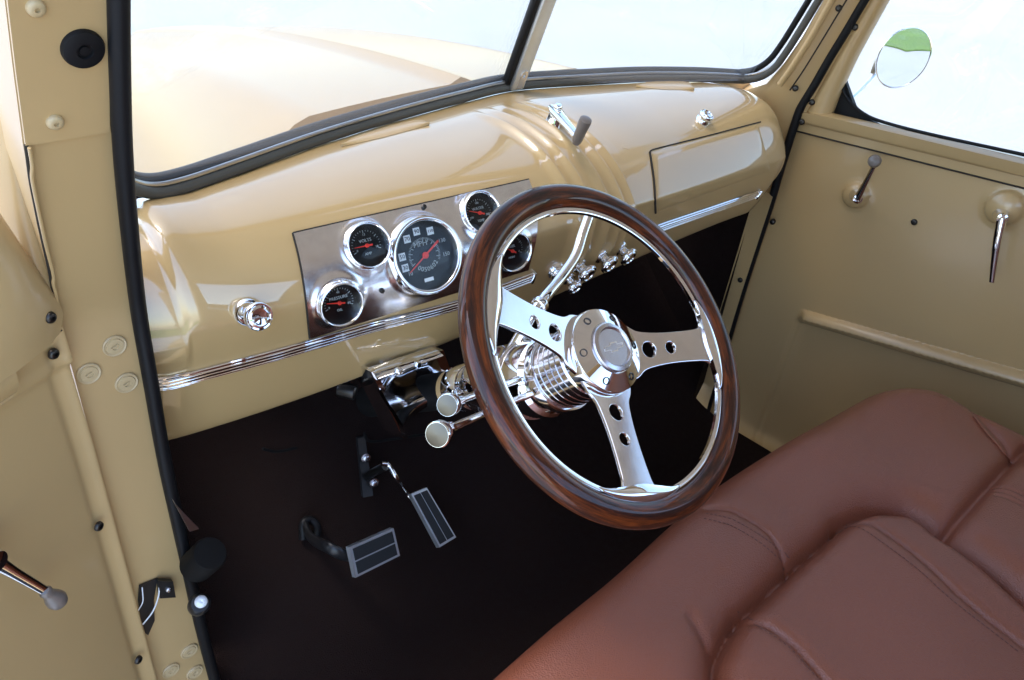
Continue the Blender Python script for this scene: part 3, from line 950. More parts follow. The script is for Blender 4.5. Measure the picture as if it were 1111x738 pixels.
SP = [(ang_of(541, 333), 'left'), (ang_of(764, 375), 'right'), (ang_of(691, 533), 'bottom')]
ZH = -0.020                                     # spoke root sits deeper than the rim
for a, nm in SP:
    r0, r1 = .030, .1555
    out_ = []
    prof_ = [(.030, .034), (.044, .030), (.056, .0225), (.075, .0190), (.100, .0175), (.128, .0180), (.144, .0195), (.150, .0235), (.1525, .034), (.1545, .046)]
    ps_ = smooth_path([(x, y, 0) for x, y in prof_], 5)
    arcp = [(math.cos(t) * .1605, math.sin(t) * .1605) for t in np.linspace(-.30, .30, 15)]
    top = [(q[0], q[1]) for q in ps_]
    outline = [(x, -y) for x, y in top] + arcp + [(x, y) for x, y in reversed(top)]
    me = plate(outline, [circle(.068, 0, .0100), circle(.098, 0, .0078)], .0050, .0009)
    me.materials.append(MAT['polished_alloy'])
    me.polygons.foreach_set('use_smooth', [True] * len(me.polygons)); me.set_sharp_from_angle(angle=R(35))
    # dish: bend the root down
    for vtx in me.vertices: vtx.co.z += ZH * (.155 - vtx.co.x) / .110
    for q in me.polygons: q.use_smooth = abs(q.normal.z) < .8
    put('spoke', me, whl, WM @ Matrix.Rotation(a, 4, 'Z'))
    # flared foot of the spoke lying along the wood
    M3 = WM @ Matrix.Rotation(a, 4, 'Z')
    rows = []
    for t in np.linspace(-1, 1, 41):
        w_ = (1 - abs(t) ** 1.6); ri = .1575 - .011 * w_ ** 1.5; ro = .1595 + .0065 * w_ ** .6; th = t * .36
        row = []
        for k in np.linspace(0, 1, 9):
            r_ = ri * (1 - k) + ro * k
            row.append(M3 @ Vector((r_ * math.cos(th), r_ * math.sin(th), .0030 + .0065 * w_ ** .5 * math.sin(math.pi * (.15 + .65 * k)))))
        rows.append([tuple(q) for q in row])
    MB().slab(rows, WN * -.007).build('spoke_foot', 'chrome', whl, angle=50)
# hub
HZ = -0.022
hub = MB().lathe([(.0440, HZ - .014), (.0470, HZ - .010), (.0480, HZ + .004), (.0476, HZ + .010), (.0466, HZ + .0115), (.0290, HZ + .0185), (.0283, HZ + .0178)], WM, 72).build('hub', 'chrome', whl, angle=30)
MB().lathe([(.0275, HZ + .012), (.0275, HZ + .0205), (.0265, HZ + .0222), (.0225, HZ + .0235), (.0218, HZ + .0222), (.0205, HZ + .0212), (0, HZ + .0212)], WM, 64).build('horn_cap', 'brushed_alloy', hub, angle=30)
hole = MB().lathe([(.0042, -.001), (.0042, .0008), (.0034, .0010), (.0032, -.0008), (0, -.0008)], seg=20).data('hub_bolt', 'dark_steel')
sl = math.atan2(.007, .0176)
for k in range(6):
    a = R(30 + 60 * k) + .28
    c = Vector((.0385 * math.cos(a), .0385 * math.sin(a), HZ + .0148)); nl = Vector((math.sin(sl) * math.cos(a), math.sin(sl) * math.sin(a), math.cos(sl)))
    put('hub_bolt', hole, hub, WM @ frame(c, nl))
# engraved cross shaped badge outline on the cap
bw_, bh = .0150, .0044
out_ = [(-bw_, -bh * .55), (-bw_ * .38, -bh * .55), (-bw_ * .44, -bh * 1.2), (bw_ * .30, -bh * 1.2), (bw_ * .36, -bh * .55), (bw_ * .94, -bh * .55), (bw_ * 1.06, bh * .55), (bw_ * .42, bh * .55), (bw_ * .48, bh * 1.2), (-bw_ * .26, bh * 1.2), (-bw_ * .32, bh * .55), (-bw_ * .90, bh * .55)]
inn_ = [(x * .93 + (.0006 if x < 0 else -.0006) * .3, y * .76) for x, y in out_]
me = plate(out_, [inn_], .0006, .0001); me.materials.append(MAT['chrome'])
put('badge', me, hub, WM @ Matrix.Translation((0, 0, HZ + .0214)) @ Matrix.Rotation(R(-9), 4, 'Z'))
# ribbed boss behind the hub
pr = [(.030, HZ - .008)]
z = HZ - .018
for k in range(5):
    pr += [(.0432, z), (.0435, z - .0004), (.0435, z - .0078), (.0432, z - .0082), (.0424, z - .0084), (.0424, z - .0093)]; z -= .0095
pr += [(.046, z), (.047, z - .003), (.047, z - .012), (.044, z - .016), (.03, z - .017)]
MB().lathe(pr, WM, 64).build('boss', 'polished_alloy', whl, angle=25)
ZB = z - .017

# ================================================================== STEERING COLUMN
CA = np.array(WM @ Vector((0, 0, ZB))); CBk = ony(452, 428, .33)
CM = frame(CA, CA - CBk, (1, 0, 0)); CM = CM @ Matrix.Translation((0, 0, -ZB))
clm = thing('steering_column', 'chrome tilt steering column with stalks running down behind the wheel', 'steering column', M=WM @ Matrix.Translation((0, 0, ZB)))
MB().lathe([(.034, ZB + .001), (.0440, ZB - .002), (.0480, ZB - .008), (.0480, ZB - .040), (.0450, ZB - .048), (.0445, ZB - .075), (.0465, ZB - .079), (.0465, ZB - .120), (.041, ZB - .135), (.034, ZB - .150), (.030, ZB - .165)], CM, 56).build('shroud', 'chrome', clm, angle=30)
MB().lathe([(.0285, ZB - .150), (.0285, ZB - .215)], CM, 40).build('column_tube', 'tan_jamb_paint', clm)
MB().lathe([(.0270, ZB - .215), (.0270, ZB - .46)], CM, 40).build('lower_tube', 'matte_black', clm)
MB().lathe([(.0310, ZB - .166), (.0330, ZB - .172), (.0330, ZB - .196), (.0300, ZB - .202)], CM, 40).build('collar', 'chrome', clm, angle=30)


def axis_pt(h): return np.array(CM @ Vector((0, 0, h)))


# knurled ring and small screws on the shroud
MB().lathe([(.0478, ZB - .0425), (.0492, ZB - .0435), (.0492, ZB - .0455), (.046, ZB - .047)], CM, 56).build('shroud_ring', 'polished_alloy', clm)
# key lock on the side
# shift lever: bent chrome tube
def colpx(u, v, y): return ony(u, v, y)


s0 = axis_pt(ZB - .062)
sl_pts = [s0 + np.array([-.005, 0.02, .03]), ony(583, 334, .135), ony(606, 305, .150), ony(624, 279, .162), ony(632, 255, .176), ony(640, 232, .19), ony(643, 224, .197)]
MB().tube(smooth_path(sl_pts, 8), [.0072] * (8 * 6) + [.0072], 18).build('shift_lever', 'chrome', clm)
MB().lathe([(.007, 0), (.010, .002), (.011, .008), (.009, .012), (.007, .013)], frame(sl_pts[1], sl_pts[2] - sl_pts[1]), 24).build('lever_collar', 'chrome', clm)
ke = np.array(sl_pts[-1]); MB().ball(frame(ke, (0, 0, 1)), .0085, .0085, .0095).build('lever_knob', 'chrome', clm)


def stalk(tip, rootpt, rk, name):
    d = tip - rootpt; d /= np.linalg.norm(d); L_ = float(np.linalg.norm(tip - rootpt)); M = frame(rootpt, d)
    MB().lathe([(.0042, 0), (.0042, L_ - .030), (.0062, L_ - .028), (.0066, L_ - .022), (rk * .80, L_ - .011), (rk * .84, L_ - .0105), (rk * .84, L_ - .009), (rk * .97, L_ - .0085), (rk, L_ - .0075), (rk, L_ - .0015), (rk * .92, L_)], M, 28).build(name, 'chrome', clm, angle=30)
    MB().lathe([(rk * .90, L_ - .0005), (rk * .90, L_ + .0002), (rk * .6, L_ + .0006), (0, L_ + .0008)], M, 28).build(name + '_end', 'stalk_end', clm, angle=30)


st1 = axis_pt(ZB - .030); st2 = axis_pt(ZB - .085)
stalk(ony(474, 472, -.010), ony(575, 428, .065), .0115, 'signal_stalk')
stalk(ony(485, 440, .020), ony(562, 412, .085), .0108, 'tilt_stalk')
# column drop: chrome cradle bolted under the dash
drp = thing('column_mount', 'polished cradle hanging under the dash edge and holding the chrome column', 'column bracket', tuple(ony(445, 400, .30)))
ymt = .305


def mp_(u, v, y=ymt): return ony(u, v, y)


for pts, nm in (([(403, 404), (408, 402), (443, 475), (438, 477)], 'side_plate'), ([(472, 383), (481, 380), (497, 424), (488, 428)], 'side_plate')):
    A = [mp_(*q) for q in pts]; g = np.array([[A[0], A[1]], [A[3], A[2]]])
    MB().slab(g, (0, .05, -.01)).build(nm, 'chrome', drp)
A = [mp_(404, 404), mp_(475, 380), mp_(478, 386), mp_(408, 412)]
rows = []
for t in np.linspace(0, 1, 10):
    rows.append([(A[0] * (1 - k) + A[1] * k) * (1 - t) + (A[3] * (1 - k) + A[2] * k) * t + np.array([0, -.010 * math.sin(math.pi * t) + .0, 0]) for k in np.linspace(0, 1, 12)])
MB().slab(rows, (0, .012, 0)).build('top_rail', 'chrome', drp)
rows = []
for t in np.linspace(0, 1, 24):
    yy = ymt + .004 - .075 * math.sin(t * math.pi / 2) ** 1.5
    l = mp_(*(np.array((410, 413)) * (1 - t) + np.array((443, 477)) * t), yy); r_ = mp_(*(np.array((479, 390)) * (1 - t) + np.array((496, 430)) * t), yy + .02)
    rows.append([l * (1 - k) + r_ * k + np.array([0, .028 * math.sin(math.pi * k) + .006 * math.sin(t * 7), -.012 * math.sin(math.pi * k)]) for k in np.linspace(0, 1, 24)])
MB().slab(rows, (0, .010, -.004)).build('saddle', 'polished_alloy', drp)
for u, v in ((452, 395), (431, 402)):
    MB().lathe([(.006, 0), (.006, .004), (.004, .006), (0, .006)], frame(mp_(u, v, .298), (0, -1, .2)), 6).build('bolt', 'chrome', drp)
# wire loops and a flasher can under the dash
wr = thing('wiring_loom', 'thin black cables hanging in the dark under the dash by the pedals', 'wires', tuple(ony(300, 445, .42)))
for pts, y in (([(395, 470), (402, 479), (430, 476), (470, 470)], .42), ([(285, 487), (300, 490), (322, 486)], .43)):
    MB().tube(smooth_path([ony(u, v, y) for u, v in pts], 8), .0024, 8).build('cable', 'matte_black', wr)
fl = MB(); p = ony(376, 424, .37); fl.lathe([(.010, -.012), (.011, -.010), (.011, .012), (.009, .014), (0, .014)], frame(p, (.6, -.8, -.1)), 22)
fo = fl.build('flasher_can', 'dark_steel'); fo['label'] = 'small dark metal can tucked behind the dash lower edge left of the column mount'; fo['category'] = 'relay'

# ================================================================== PEDALS
YP = .30
bk = thing('brake_pedal', 'wide brake pedal with two black rubber strips in a bright frame', 'pedal', tuple(ony(408, 600, YP)), group='foot pedals')


def pad(root, quad_px, y, rows_n, long_axis):
    A = np.array([ony(u, v, y + dy) for (u, v), dy in quad_px]); n = np.cross(A[1] - A[0], A[3] - A[0]); n /= np.linalg.norm(n)
    if np.dot(n, CAM - A[0]) < 0: n = -n
    bl = lambda s, t: (A[0] * (1 - s) + A[1] * s) * (1 - t) + (A[3] * (1 - s) + A[2] * s) * t
    g = np.array([[bl(s, t) for s in np.linspace(0, 1, 6)] for t in np.linspace(0, 1, 6)])
    MB().slab(g, -n * .010).build('pad_frame', 'divider_alloy', root)
    e = .07
    for k in range(rows_n):
        lo, hi = k / rows_n, (k + 1) / rows_n; lo += e * (1.2 if k == 0 else .4); hi -= e * (1.2 if k == rows_n - 1 else .4)
        if long_axis == 't': g = np.array([[bl(s, t) for s in np.linspace(lo, hi, 5)] for t in np.linspace(e * .6, 1 - e * .6, 5)])
        else: g = np.array([[bl(s, t) for s in np.linspace(e * .8, 1 - e * .8, 5)] for t in np.linspace(lo, hi, 5)])
        MB().slab(g + n * .0012, -n * .006).build('pad_strip', 'pad_rubber', root)


pad(bk, [((379, 594), .01), ((427, 573), .01), ((434, 603), -.015), ((386, 627), -.015)], YP, 2, 's')
MB().tube(smooth_path([on_carpet(331, 570, .02), on_carpet(338, 584, .05), ony(356, 594, .34), ony(376, 603, .32), ony(398, 602, .315)], 6), .010, 12, flat=.6).build('arm', 'black_plastic', bk)
MB().tube(smooth_path([on_carpet(329, 585, .01), on_carpet(329, 568, .02), on_carpet(337, 564, .02), on_carpet(344, 572, .02), on_carpet(342, 586, .01)], 6), .007, 10).build('boot', 'black_rubber', bk)
ac = thing('accelerator_pedal', 'narrow accelerator pedal with two long black strips on a bent chrome arm', 'pedal', tuple(ony(470, 560, .33)), group='foot pedals')
pad(ac, [((446, 536), .05), ((463, 529), .05), ((495, 583), -.02), ((477, 594), -.02)], .33, 2, 't')
a0 = on_carpet(414, 503, .10)
MB().tube(smooth_path([a0, on_carpet(422, 505, .10), on_carpet(431, 520, .10), ony(442, 536, .40), ony(458, 554, .36)], 6), .0045, 12).build('arm', 'chrome', ac)
MB().tube([on_carpet(398, 517, .03), on_carpet(408, 511, .07), on_carpet(418, 506, .10)], .0075, 14).build('pivot', 'dark_steel', ac)
g = np.array([[on_carpet(388, 476, .03), on_carpet(396, 474, .03)], [on_carpet(394, 540, .03), on_carpet(405, 538, .03)]])
MB().slab(g, (0, .006, 0)).build('bracket', 'black_plastic', ac)
bolt_m = MB().lathe([(.0085, 0), (.0085, .001), (.006, .0015), (.006, .006), (.0045, .007), (0, .007)], seg=16).data('bolt', 'brushed_alloy')
for u, v in ((397, 497), (406, 524)):
    put('bolt', bolt_m, ac, frame(on_carpet(u, v, .04), (-.3, -.9, .3)))
# parking brake pedal and floor dimmer button by the left kick panel
pk = thing('parking_brake', 'black parking brake housing with thin bright lever beside the left kick panel', 'parking brake', tuple(ony(222, 605, .28)))
MB().lathe([(.018, -.03), (.021, -.027), (.021, .016), (.019, .020), (0, .021)], frame(ony(222, 606, .29), (.2, -.55, .8)), 30).build('housing', 'matte_black', pk)
MB().slab(np.array([[ony(188, 543, .31), ony(192, 549, .31)], [ony(206, 577, .30), ony(216, 574, .30)]]), (0, .004, 0)).build('lever', 'cast_alloy', pk)
dm = thing('dimmer_switch', 'small white floor button in a black collar low on the left', 'switch', tuple(ony(217, 655, .30)))
MB().lathe([(.013, -.03), (.013, -.004), (.010, 0)], frame(ony(217, 655, .275), (-.1, -.6, .8)), 20).build('collar', 'black_plastic', dm)
MB().lathe([(.0075, 0), (.0075, .003), (.005, .006), (.0025, .0066), (0, .005)], frame(ony(218, 653, .273), (-.1, -.6, .8)), 20).build('button', 'button_white', dm)

# ================================================================== BENCH SEAT
ZS = -0.315
st = thing('bench_seat', 'brown leather bench seat with rolled front edge and stitched cushion panels', 'seat', (0.2, -.4, -.70))
sx = lambda u, v, z=ZS: tuple(onz(u, v, z)[:2])
front_px = [(540, 742), (600, 690), (668, 632), (735, 572), (795, 523), (870, 478), (925, 445), (958, 433), (990, 431), (1020, 437), (1062, 457), (1111, 482)]
FR = 0.055
fe = [onz(u, v, ZS - .018) for u, v in front_px]
out_ = [(p[0], p[1] + .008) for p in fe]
d0 = np.array(out_[1]) - np.array(out_[0]); 
first = np.array(out_[0]) - d0 / np.linalg.norm(d0) * .28
first = (-.30, out_[0][1] + .002)
last = (out_[-1][0] + .01, -.74)
outline = [(-.335, -.74), (-.335, out_[0][1] - .05), first] + [tuple(q) for q in smooth_path([np.array(o) for o in out_], 6)] + [last]
xg = np.arange(-.36, .86, .0024); yg = np.arange(-.76, -.02, .0024)
X, Y = np.meshgrid(xg, yg, indexing='ij')
dd = pdist(X, Y, outline + [outline[0]]); ins = inside(X, Y, outline); sd = np.where(ins, dd, -dd)
Z = np.full(X.shape, ZS)
t = np.clip((FR - sd) / FR, 0, 1); Z = Z - FR * .9 * (1 - np.sqrt(np.clip(1 - t ** 2, 0, 1)))


def grv(px, w, depth, closed=False):
    poly = [sx(*q) for q in smooth_path([np.array(p, float) for p in px], 6)]
    return depth * np.exp(-(pdist(X, Y, poly) / w) ** 2)


def seam(px, w=.004, depth=.004, puff=.006, pw=.022):
    poly = [sx(*q) for q in smooth_path([np.array(p, float) for p in px], 6)]
    d = pdist(X, Y, poly)
    return -depth * np.exp(-(d / (w * 1.3)) ** 2) - puff * (1 - rnd(d, pw))


c_main = [(774, 775), (776, 738), (778, 713), (798, 674), (828, 645), (858, 616), (888, 590), (914, 567), (935, 557), (953, 554), (987, 558), (1024, 583), (1065, 614), (1104, 648), (1150, 690)]
c_mid = [(1024, 583), (1060, 544), (1095, 506), (1112, 490)]
# cushion panels sit proud, front roll falls towards the crease
ins_poly = [sx(*q) for q in smooth_path([np.array(p, float) for p in c_main], 6)] + [sx(1500, 900), sx(900, 1200), sx(776, 900)]
insm = inside(X, Y, ins_poly); dm_ = pdist(X, Y, [sx(*q) for q in smooth_path([np.array(p, float) for p in c_main], 6)])
rn0 = lambda d, r_: np.sqrt(np.clip(1 - (1 - np.clip(d / r_, 0, 1)) ** 2, 0, 1))
rnd = lambda d, r_: (rn0(np.sqrt(d * d + .0036 ** 2), r_) - rn0(np.float64(.0036), r_)) / (1 - rn0(np.float64(.0036), r_))
Z += np.where(insm, .029 * rnd(dm_, .034), .034 * rnd(dm_, .060)) - .014
Z -= .006 * np.exp(-(dm_ / .0058) ** 2)
dmid = pdist(X, Y, [sx(*q) for q in smooth_path([np.array(p, float) for p in c_mid], 6)])
Z -= .016 * (1 - rnd(dmid, .035)) + .004 * np.exp(-(dmid / .0062) ** 2)
s1 = [(906, 572), (922, 570), (938, 573), (966, 592), (1000, 618), (1039, 653), (1111, 709), (1180, 765)]
s2 = [(800, 672), (823, 683), (854, 704), (884, 737), (930, 790)]
s3 = [(765, 560), (780, 563), (798, 569), (832, 590), (858, 616)]
s4 = [(1056, 452), (1068, 468), (1083, 485), (1098, 504)]
Z += seam(s1, .0024, .0042, .0045, .020) + seam(s2, .0024, .0042, .0045, .020) + seam(s3, .0024, .0042, .0030, .022) + seam(s4, .0035, .003, .005, .03)
for k in range(3):
    o_ = k * 7.0
    Z += -.0022 * np.exp(-(pdist(X, Y, [sx(1072 + o_ * .35, 532 + o_), sx(1108 + o_ * .35, 549 + o_)]) / .003) ** 2)
Z += grv([(748, 678), (757, 690), (768, 704)], .008, -.005)
Z += .0035 * np.sin(X * 23 + 1) * np.sin(Y * 19 + .4)        # soft unevenness of the stuffing
# puckers across the roll beside the seams
# skirt: points outside the outline slide to it and drop
P3 = np.stack([X, Y, Z], -1)
oi = np.array(outline + [outline[0]])
bad = ~ins
pts = np.stack([X[bad], Y[bad]], -1)
best = np.full(len(pts), 9.0); near = pts.copy()
for (ax, ay), (bx, by) in zip(oi[:-1], oi[1:]):
    ex, ey = bx - ax, by - ay; tt = np.clip(((pts[:, 0] - ax) * ex + (pts[:, 1] - ay) * ey) / (ex * ex + ey * ey + 1e-12), 0, 1)
    qx, qy = ax + tt * ex, ay + tt * ey; d = np.hypot(pts[:, 0] - qx, pts[:, 1] - qy); u_ = d < best
    best[u_] = d[u_]; near[u_, 0] = qx[u_]; near[u_, 1] = qy[u_]
P3[bad, 0] = near[:, 0]; P3[bad, 1] = near[:, 1]; P3[bad, 2] = ZS - FR * .9 - np.minimum(best * 16, .32)
sb = MB(); sb.grid(P3)
sb.build('cushion', 'leather', st, angle=80, fixn=False)
SB = bvh_of(P3)


def on_seat(u, v):
    h = SB.ray_cast(Vector(CAM), Vector(ray(u, v)).normalized()); return np.array(h[0]) if h[0] is not None else onz(u, v, ZS)


# twin needle stitching either side of the cross seam and along the panel seams
def stitches(px, off, name, step=.0058):
    base_ = [on_seat(*q) for q in smooth_path([np.array(p, float) for p in px], 10)]
    base_ = np.array(base_); d = np.r_[0, np.cumsum(np.linalg.norm(np.diff(base_, axis=0), axis=1))]
    mb = MB(); n_ = int(d[-1] / step)
    for k in range(n_):
        a, c = k * step, k * step + step * .62
        pa = np.array([np.interp(a, d, base_[:, i]) for i in range(3)]); pc = np.array([np.interp(c, d, base_[:, i]) for i in range(3)])
        s_ = np.cross(pc - pa, (0, 0, 1)); s_ /= np.linalg.norm(s_) + 1e-9
        pa = pa + s_ * off; pc = pc + s_ * off
        for q in (pa, pc):
            h = SB.ray_cast(Vector((q[0], q[1], .2)), Vector((0, 0, -1)))
            if h[0] is not None: q[2] = h[0].z + .0002
        mb.tube([pa, (pa + pc) / 2 + np.array([0, 0, .0004]), pc], .0006, 6)
    if mb.v: mb.build(name, 'leather_thread', st)


stitches(s3, .006, 'stitching'); stitches(s3, -.006, 'stitching'); stitches(s1[:-1], .0045, 'stitching'); stitches(s2[:-1], -.0045, 'stitching')
# piping cord laid in the end seam of the front roll
MB().tube([on_seat(*q) + np.array([0, 0, .0015]) for q in smooth_path([np.array(p, float) for p in s4], 6)], .0016, 8).build('piping', 'leather', st)
# backrest behind the photographer's frame
br = []
for t in np.linspace(0, 1, 20):
    row = []
    for k in np.linspace(0, 1, 40):
        x = -.33 + 1.2 * k; e_ = min(k, 1 - k) * 1.2
        row.append((x, -.60 - .10 * t - .03 * (1 - min(1, e_ / .06)) ** 2 - .05 * max(0, (t - .85) / .15) ** 2, -.36 + .52 * t))
    br.append(row)
MB().slab(br, (0, -.06, 0)).build('backrest', 'leather', st, angle=70)

# ================================================================== PASSENGER DOOR
pdr = thing('passenger_door', 'closed tan passenger door with curved window opening and pressed bead below the crank', 'car door', (XP, -.1, -.7))
yg = np.linspace(.345, -.74, 380); zg = np.linspace(-.80, .03, 420)
sill0, sill1 = on_pd(866, 121), on_pd(1111, 178)
YG, ZG = np.meshgrid(yg, zg, indexing='ij')
Xd = np.full(YG.shape, XP)
yz = lambda u, v: tuple(on_pd(u, v)[1:])
bead = [yz(868, 341), yz(1111, 419)]; bd = np.array(bead); ext = bd[1] + (bd[1] - bd[0]) * 1.2
d = pdist(YG, ZG, [bead[0], tuple(ext)]); Xd -= .019 * np.clip(1 - (d / .0165) ** 2, 0, 1) ** .6 * (1 - sstep(bead[0][0] - .02, bead[0][0] + .005, YG))
ed = pdist(YG, ZG, [yz(866, 348), yz(822, 468), yz(816, 484)]); Xd += .004 * np.exp(-(ed / .006) ** 2)
# lower panel pressed slightly outwards, with a soft shoulder at the front edge
bl_y = np.interp(ZG, [yz(816, 484)[1], yz(866, 348)[1]], [yz(816, 484)[0], yz(866, 348)[0]])
Xd += .006 * sstep(0, .02, bl_y - YG) * (ZG < np.interp(YG, [ext[0], bead[0][0]], [ext[1], bead[0][1]]))
for (u, v), rr, h in (((930, 210), .026, .020), ((1088, 231), .031, .022)):
    c = yz(u, v); q = np.hypot(YG - c[0], ZG - c[1]) / rr; Xd -= h * np.sqrt(np.clip(1 - q ** 2, 0, 1)) + .002 * np.exp(-((q - 1) / .25) ** 2)
top_line = np.interp(YG, [sill1[1], sill0[1]], [sill1[2], sill0[2]])
slope = (sill0[2] - sill1[2]) / (sill0[1] - sill1[1]); top_line = sill0[2] + slope * (YG - sill0[1])
ZG2 = -.80 + (ZG + .80) / .83 * (top_line + .80)
Pd = np.stack([Xd, YG, ZG2], -1)
MB().slab(Pd, (.055, 0, 0)).build('door_panel', 'door_paint', pdr, angle=60)
PDB = bvh_of(Pd)


def on_door(u, v):
    h = PDB.ray_cast(Vector(CAM), Vector(ray(u, v)).normalized()); return np.array(h[0]) if h[0] is not None else on_pd(u, v)


# garnish moulding along the sill: rolled section
def along(u, v, off): return on_pd(u, v) + np.array(off)


rows = []
topl = interp_px([(868, 121), (895, 124), (1111, 176), (1400, 246)], 40); botl = interp_px([(866, 141), (889, 149), (1111, 203), (1400, 273)], 40)
for a, b_ in zip(topl, botl):
    row = []
    for k in np.linspace(0, 1, 14):
        q = on_pd(*(a * (1 - k) + b_ * k))
        bul = .017 * (1 - k) ** .5 * (1 if k > .0 else .0) if k < .55 else .017 * .45 ** .5 * (1 - sstep(.55, .62, np.array(k))) + .004
        if k == 0: bul = .004
        row.append(q + np.array([-float(bul), 0, .004 * (1 - k)]))
    rows.append(row)
MB().slab(rows, (.012, 0, 0)).build('sill_moulding', 'tan_jamb_paint', pdr, angle=50)
gp = [on_pd(*q) + np.array([-.0055, 0, 0]) for q in interp_px([(866, 142), (1111, 203.5), (1300, 251)], 20)]
MB().tube(gp, .0016, 6).build('moulding_gap', 'dark_gap', pdr)
# upright of the window frame
P = patch(on_pd, [(866, 124), (882, 96), (905, 54), (931, 10), (950, -24), (975, -62)], [(901, 124), (910, 100), (928, 62), (952, 18), (972, -18), (998, -56)], 24, 8)
bulge = np.zeros_like(P); bulge[:, :, 0] = -.013 * np.sin(np.pi * np.clip(np.linspace(-.25, 1, 8), .03, 1)) ** .6
MB().slab(P + bulge, (.022, .002, 0)).build('window_frame', 'tan_jamb_paint', pdr, angle=60)
P = patch(on_pd, [(951, 20), (960, -4), (975, -30)], [(961, 20), (972, -4), (988, -30)], 4, 3)
# black run channel in the lower front corner of the glass
cpx_o = [(900, 124), (904, 108), (912, 92), (916, 80)]; cpx_i = [(955, 138), (935, 128), (922, 112), (914, 86)]
P = patch(lambda u, v: onx(u, v, XP + .018), [(900, 126), (905, 104), (915, 78)], [(960, 141), (928, 118), (914, 80)], 16, 8)
MB().slab(P, (.01, 0, 0)).build('run_channel', 'black_rubber', pdr)
gp = [onx(u, v, XP + .016) for u, v in smooth_path([(912, 76), (914, 95), (922, 110), (938, 124), (960, 133), (1010, 146), (1111, 168), (1250, 198)], 8)]
MB().tube(gp, .0032, 8).build('glass_seal', 'black_rubber', pdr)
gl = [on_pd(870, 116), on_pd(1500, 270)]
wg = np.array([[(XP + .030, .40, -.03), (XP + .030, -.72, -.03)], [(XP + .030, .10, .48), (XP + .030, -.66, .48)]])
MB().slab(wg, (.004, 0, 0)).build('window_glass', 'window_glass', pdr)
MB().tube(smooth_path([(XP + .01, .12, .47), (XP, -.1, .50), (XP, -.55, .48), (XP + .0, -.70, .40), (XP, -.72, .0)], 8), .022, 10).build('window_frame', 'tan_jamb_paint', pdr)
for u, v in ((931, 29), (884, 110)):
    put('screw', dark_pan, pdr, frame(on_pd(u, v) + np.array([-.0125, 0, 0]), (-1, -.1, .1), (0, 1, 0)))
put('screw', dark_pan, pdr, frame(on_pd(874, 131) + np.array([-.0165, 0, 0]), (-1, -.1, .1), (0, 1, 0)))
for u, v in ((992, 241), (839, 240)):
    p = on_door(u, v)
    put('screw', dark_pan, pdr, frame(p + np.array([-.001, 0, 0]), (-1, 0, 0), (0, 1, 0)))

# window crank and door handle of the passenger door
def lever(name, label, base_px, tip_px, tip_out, knob, parts_mat='chrome'):
    c = on_door(*base_px); o = c + np.array([-.004, 0, 0])
    t = thing(name, label, 'door crank' if knob else 'door lever', tuple(c), group=None)
    a = np.array(onx(base_px[0] + 1, base_px[1] + 3, c[0] - .020)); b_ = onx(*tip_px, c[0] - tip_out)
    MB().lathe([(.014, -.004), (.0125, .004), (.010, .012), (.0095, .024), (.0085, .027), (.005, .028), (.0045, .025), (0, .025)], frame(c + np.array([.002, 0, 0]), (a - c), (0, 1, 0)), 26).build('base', 'chrome', t, angle=30)
    if knob:
        MB().tube([a, a * .7 + b_ * .3, a * .3 + b_ * .7, b_], [.0075, .0058, .0046, .0046], 14, flat=.6, up=(0, .8, .6)).build('arm', 'chrome', t)
        kd = np.array([-1, -.15, .25]); 
        MB().lathe([(.0048, -.004), (.0065, .0), (.006, .004), (.0085, .009), (.0115, .015), (.0120, .020), (.0095, .026), (.004, .0285), (0, .029)], frame(b_, kd), 26).build('knob', 'grey_knob', t)
    else:
        pth = smooth_path([a, a * .66 + b_ * .34 + np.array([-.006, 0, 0]), a * .33 + b_ * .67 + np.array([-.004, 0, 0]), b_], 6)
        MB().tube(pth, list(np.linspace(.0085, .0046, len(pth))), 14, flat=.75, up=(0, 1, 0)).build('lever', 'chrome', t)
    return t


lever('window_crank', 'chrome window crank with grey brown knob pointing up on the passenger door', (929, 213), (951, 175), .030, True)
lever('inside_door_lever', 'slim chrome inside door handle hanging down on the passenger door', (1086, 234), (1076, 306), .022, False)

# ================================================================== DOOR MIRROR
mc = onx(980, 63, 1.13)
vdir = CAM - mc; vdir /= np.linalg.norm(vdir)
rdir = np.array([.05, -.985, -.135]); rdir /= np.linalg.norm(rdir)
mn = vdir + rdir; mn /= np.linalg.norm(mn)              # faces half way between the camera and the road behind
mm = thing('side_mirror', 'round chrome door mirror on a thin arm outside the passenger window', 'mirror', tuple(mc))
MR = .0585
Mm = frame(mc, mn, (0, 0, 1))
MB().lathe([(0, -.016), (MR * .6, -.013), (MR * .95, -.005), (MR * 1.02, .0), (MR * 1.02, .002), (MR * .985, .0025), (MR * .97, .0012)], Mm, 56).build('housing', 'chrome', mm)
MB().lathe([(MR * .985, .0012), (0, .0014)], Mm, 56).build('mirror_glass', 'mirror_silver', mm)
ar = [onx(923, 108, 1.0), onx(935, 97, 1.06), onx(949, 82, 1.125)]
MB().tube(smooth_path(ar, 6), .0042, 10).build('arm', 'chrome', mm)
MB().box(frame(onx(949.5, 72, 1.128), (0, 0, 1)), .006, .010, .030, .002).build('clamp', 'cast_alloy', mm)

# ================================================================== DRIVER DOOR (open)
HX = on_jamb(66, 360)
ddr = thing('driver_door', 'open tan driver door with dark screws and window corner moulding at the left edge', 'car door', tuple(HX))
dn = np.array([.47, -.88, .0]); dn /= np.linalg.norm(dn)
HP = HX + np.array([-.004, -.012, 0])


def on_dd(u, v): return onplane(u, v, HP, dn)


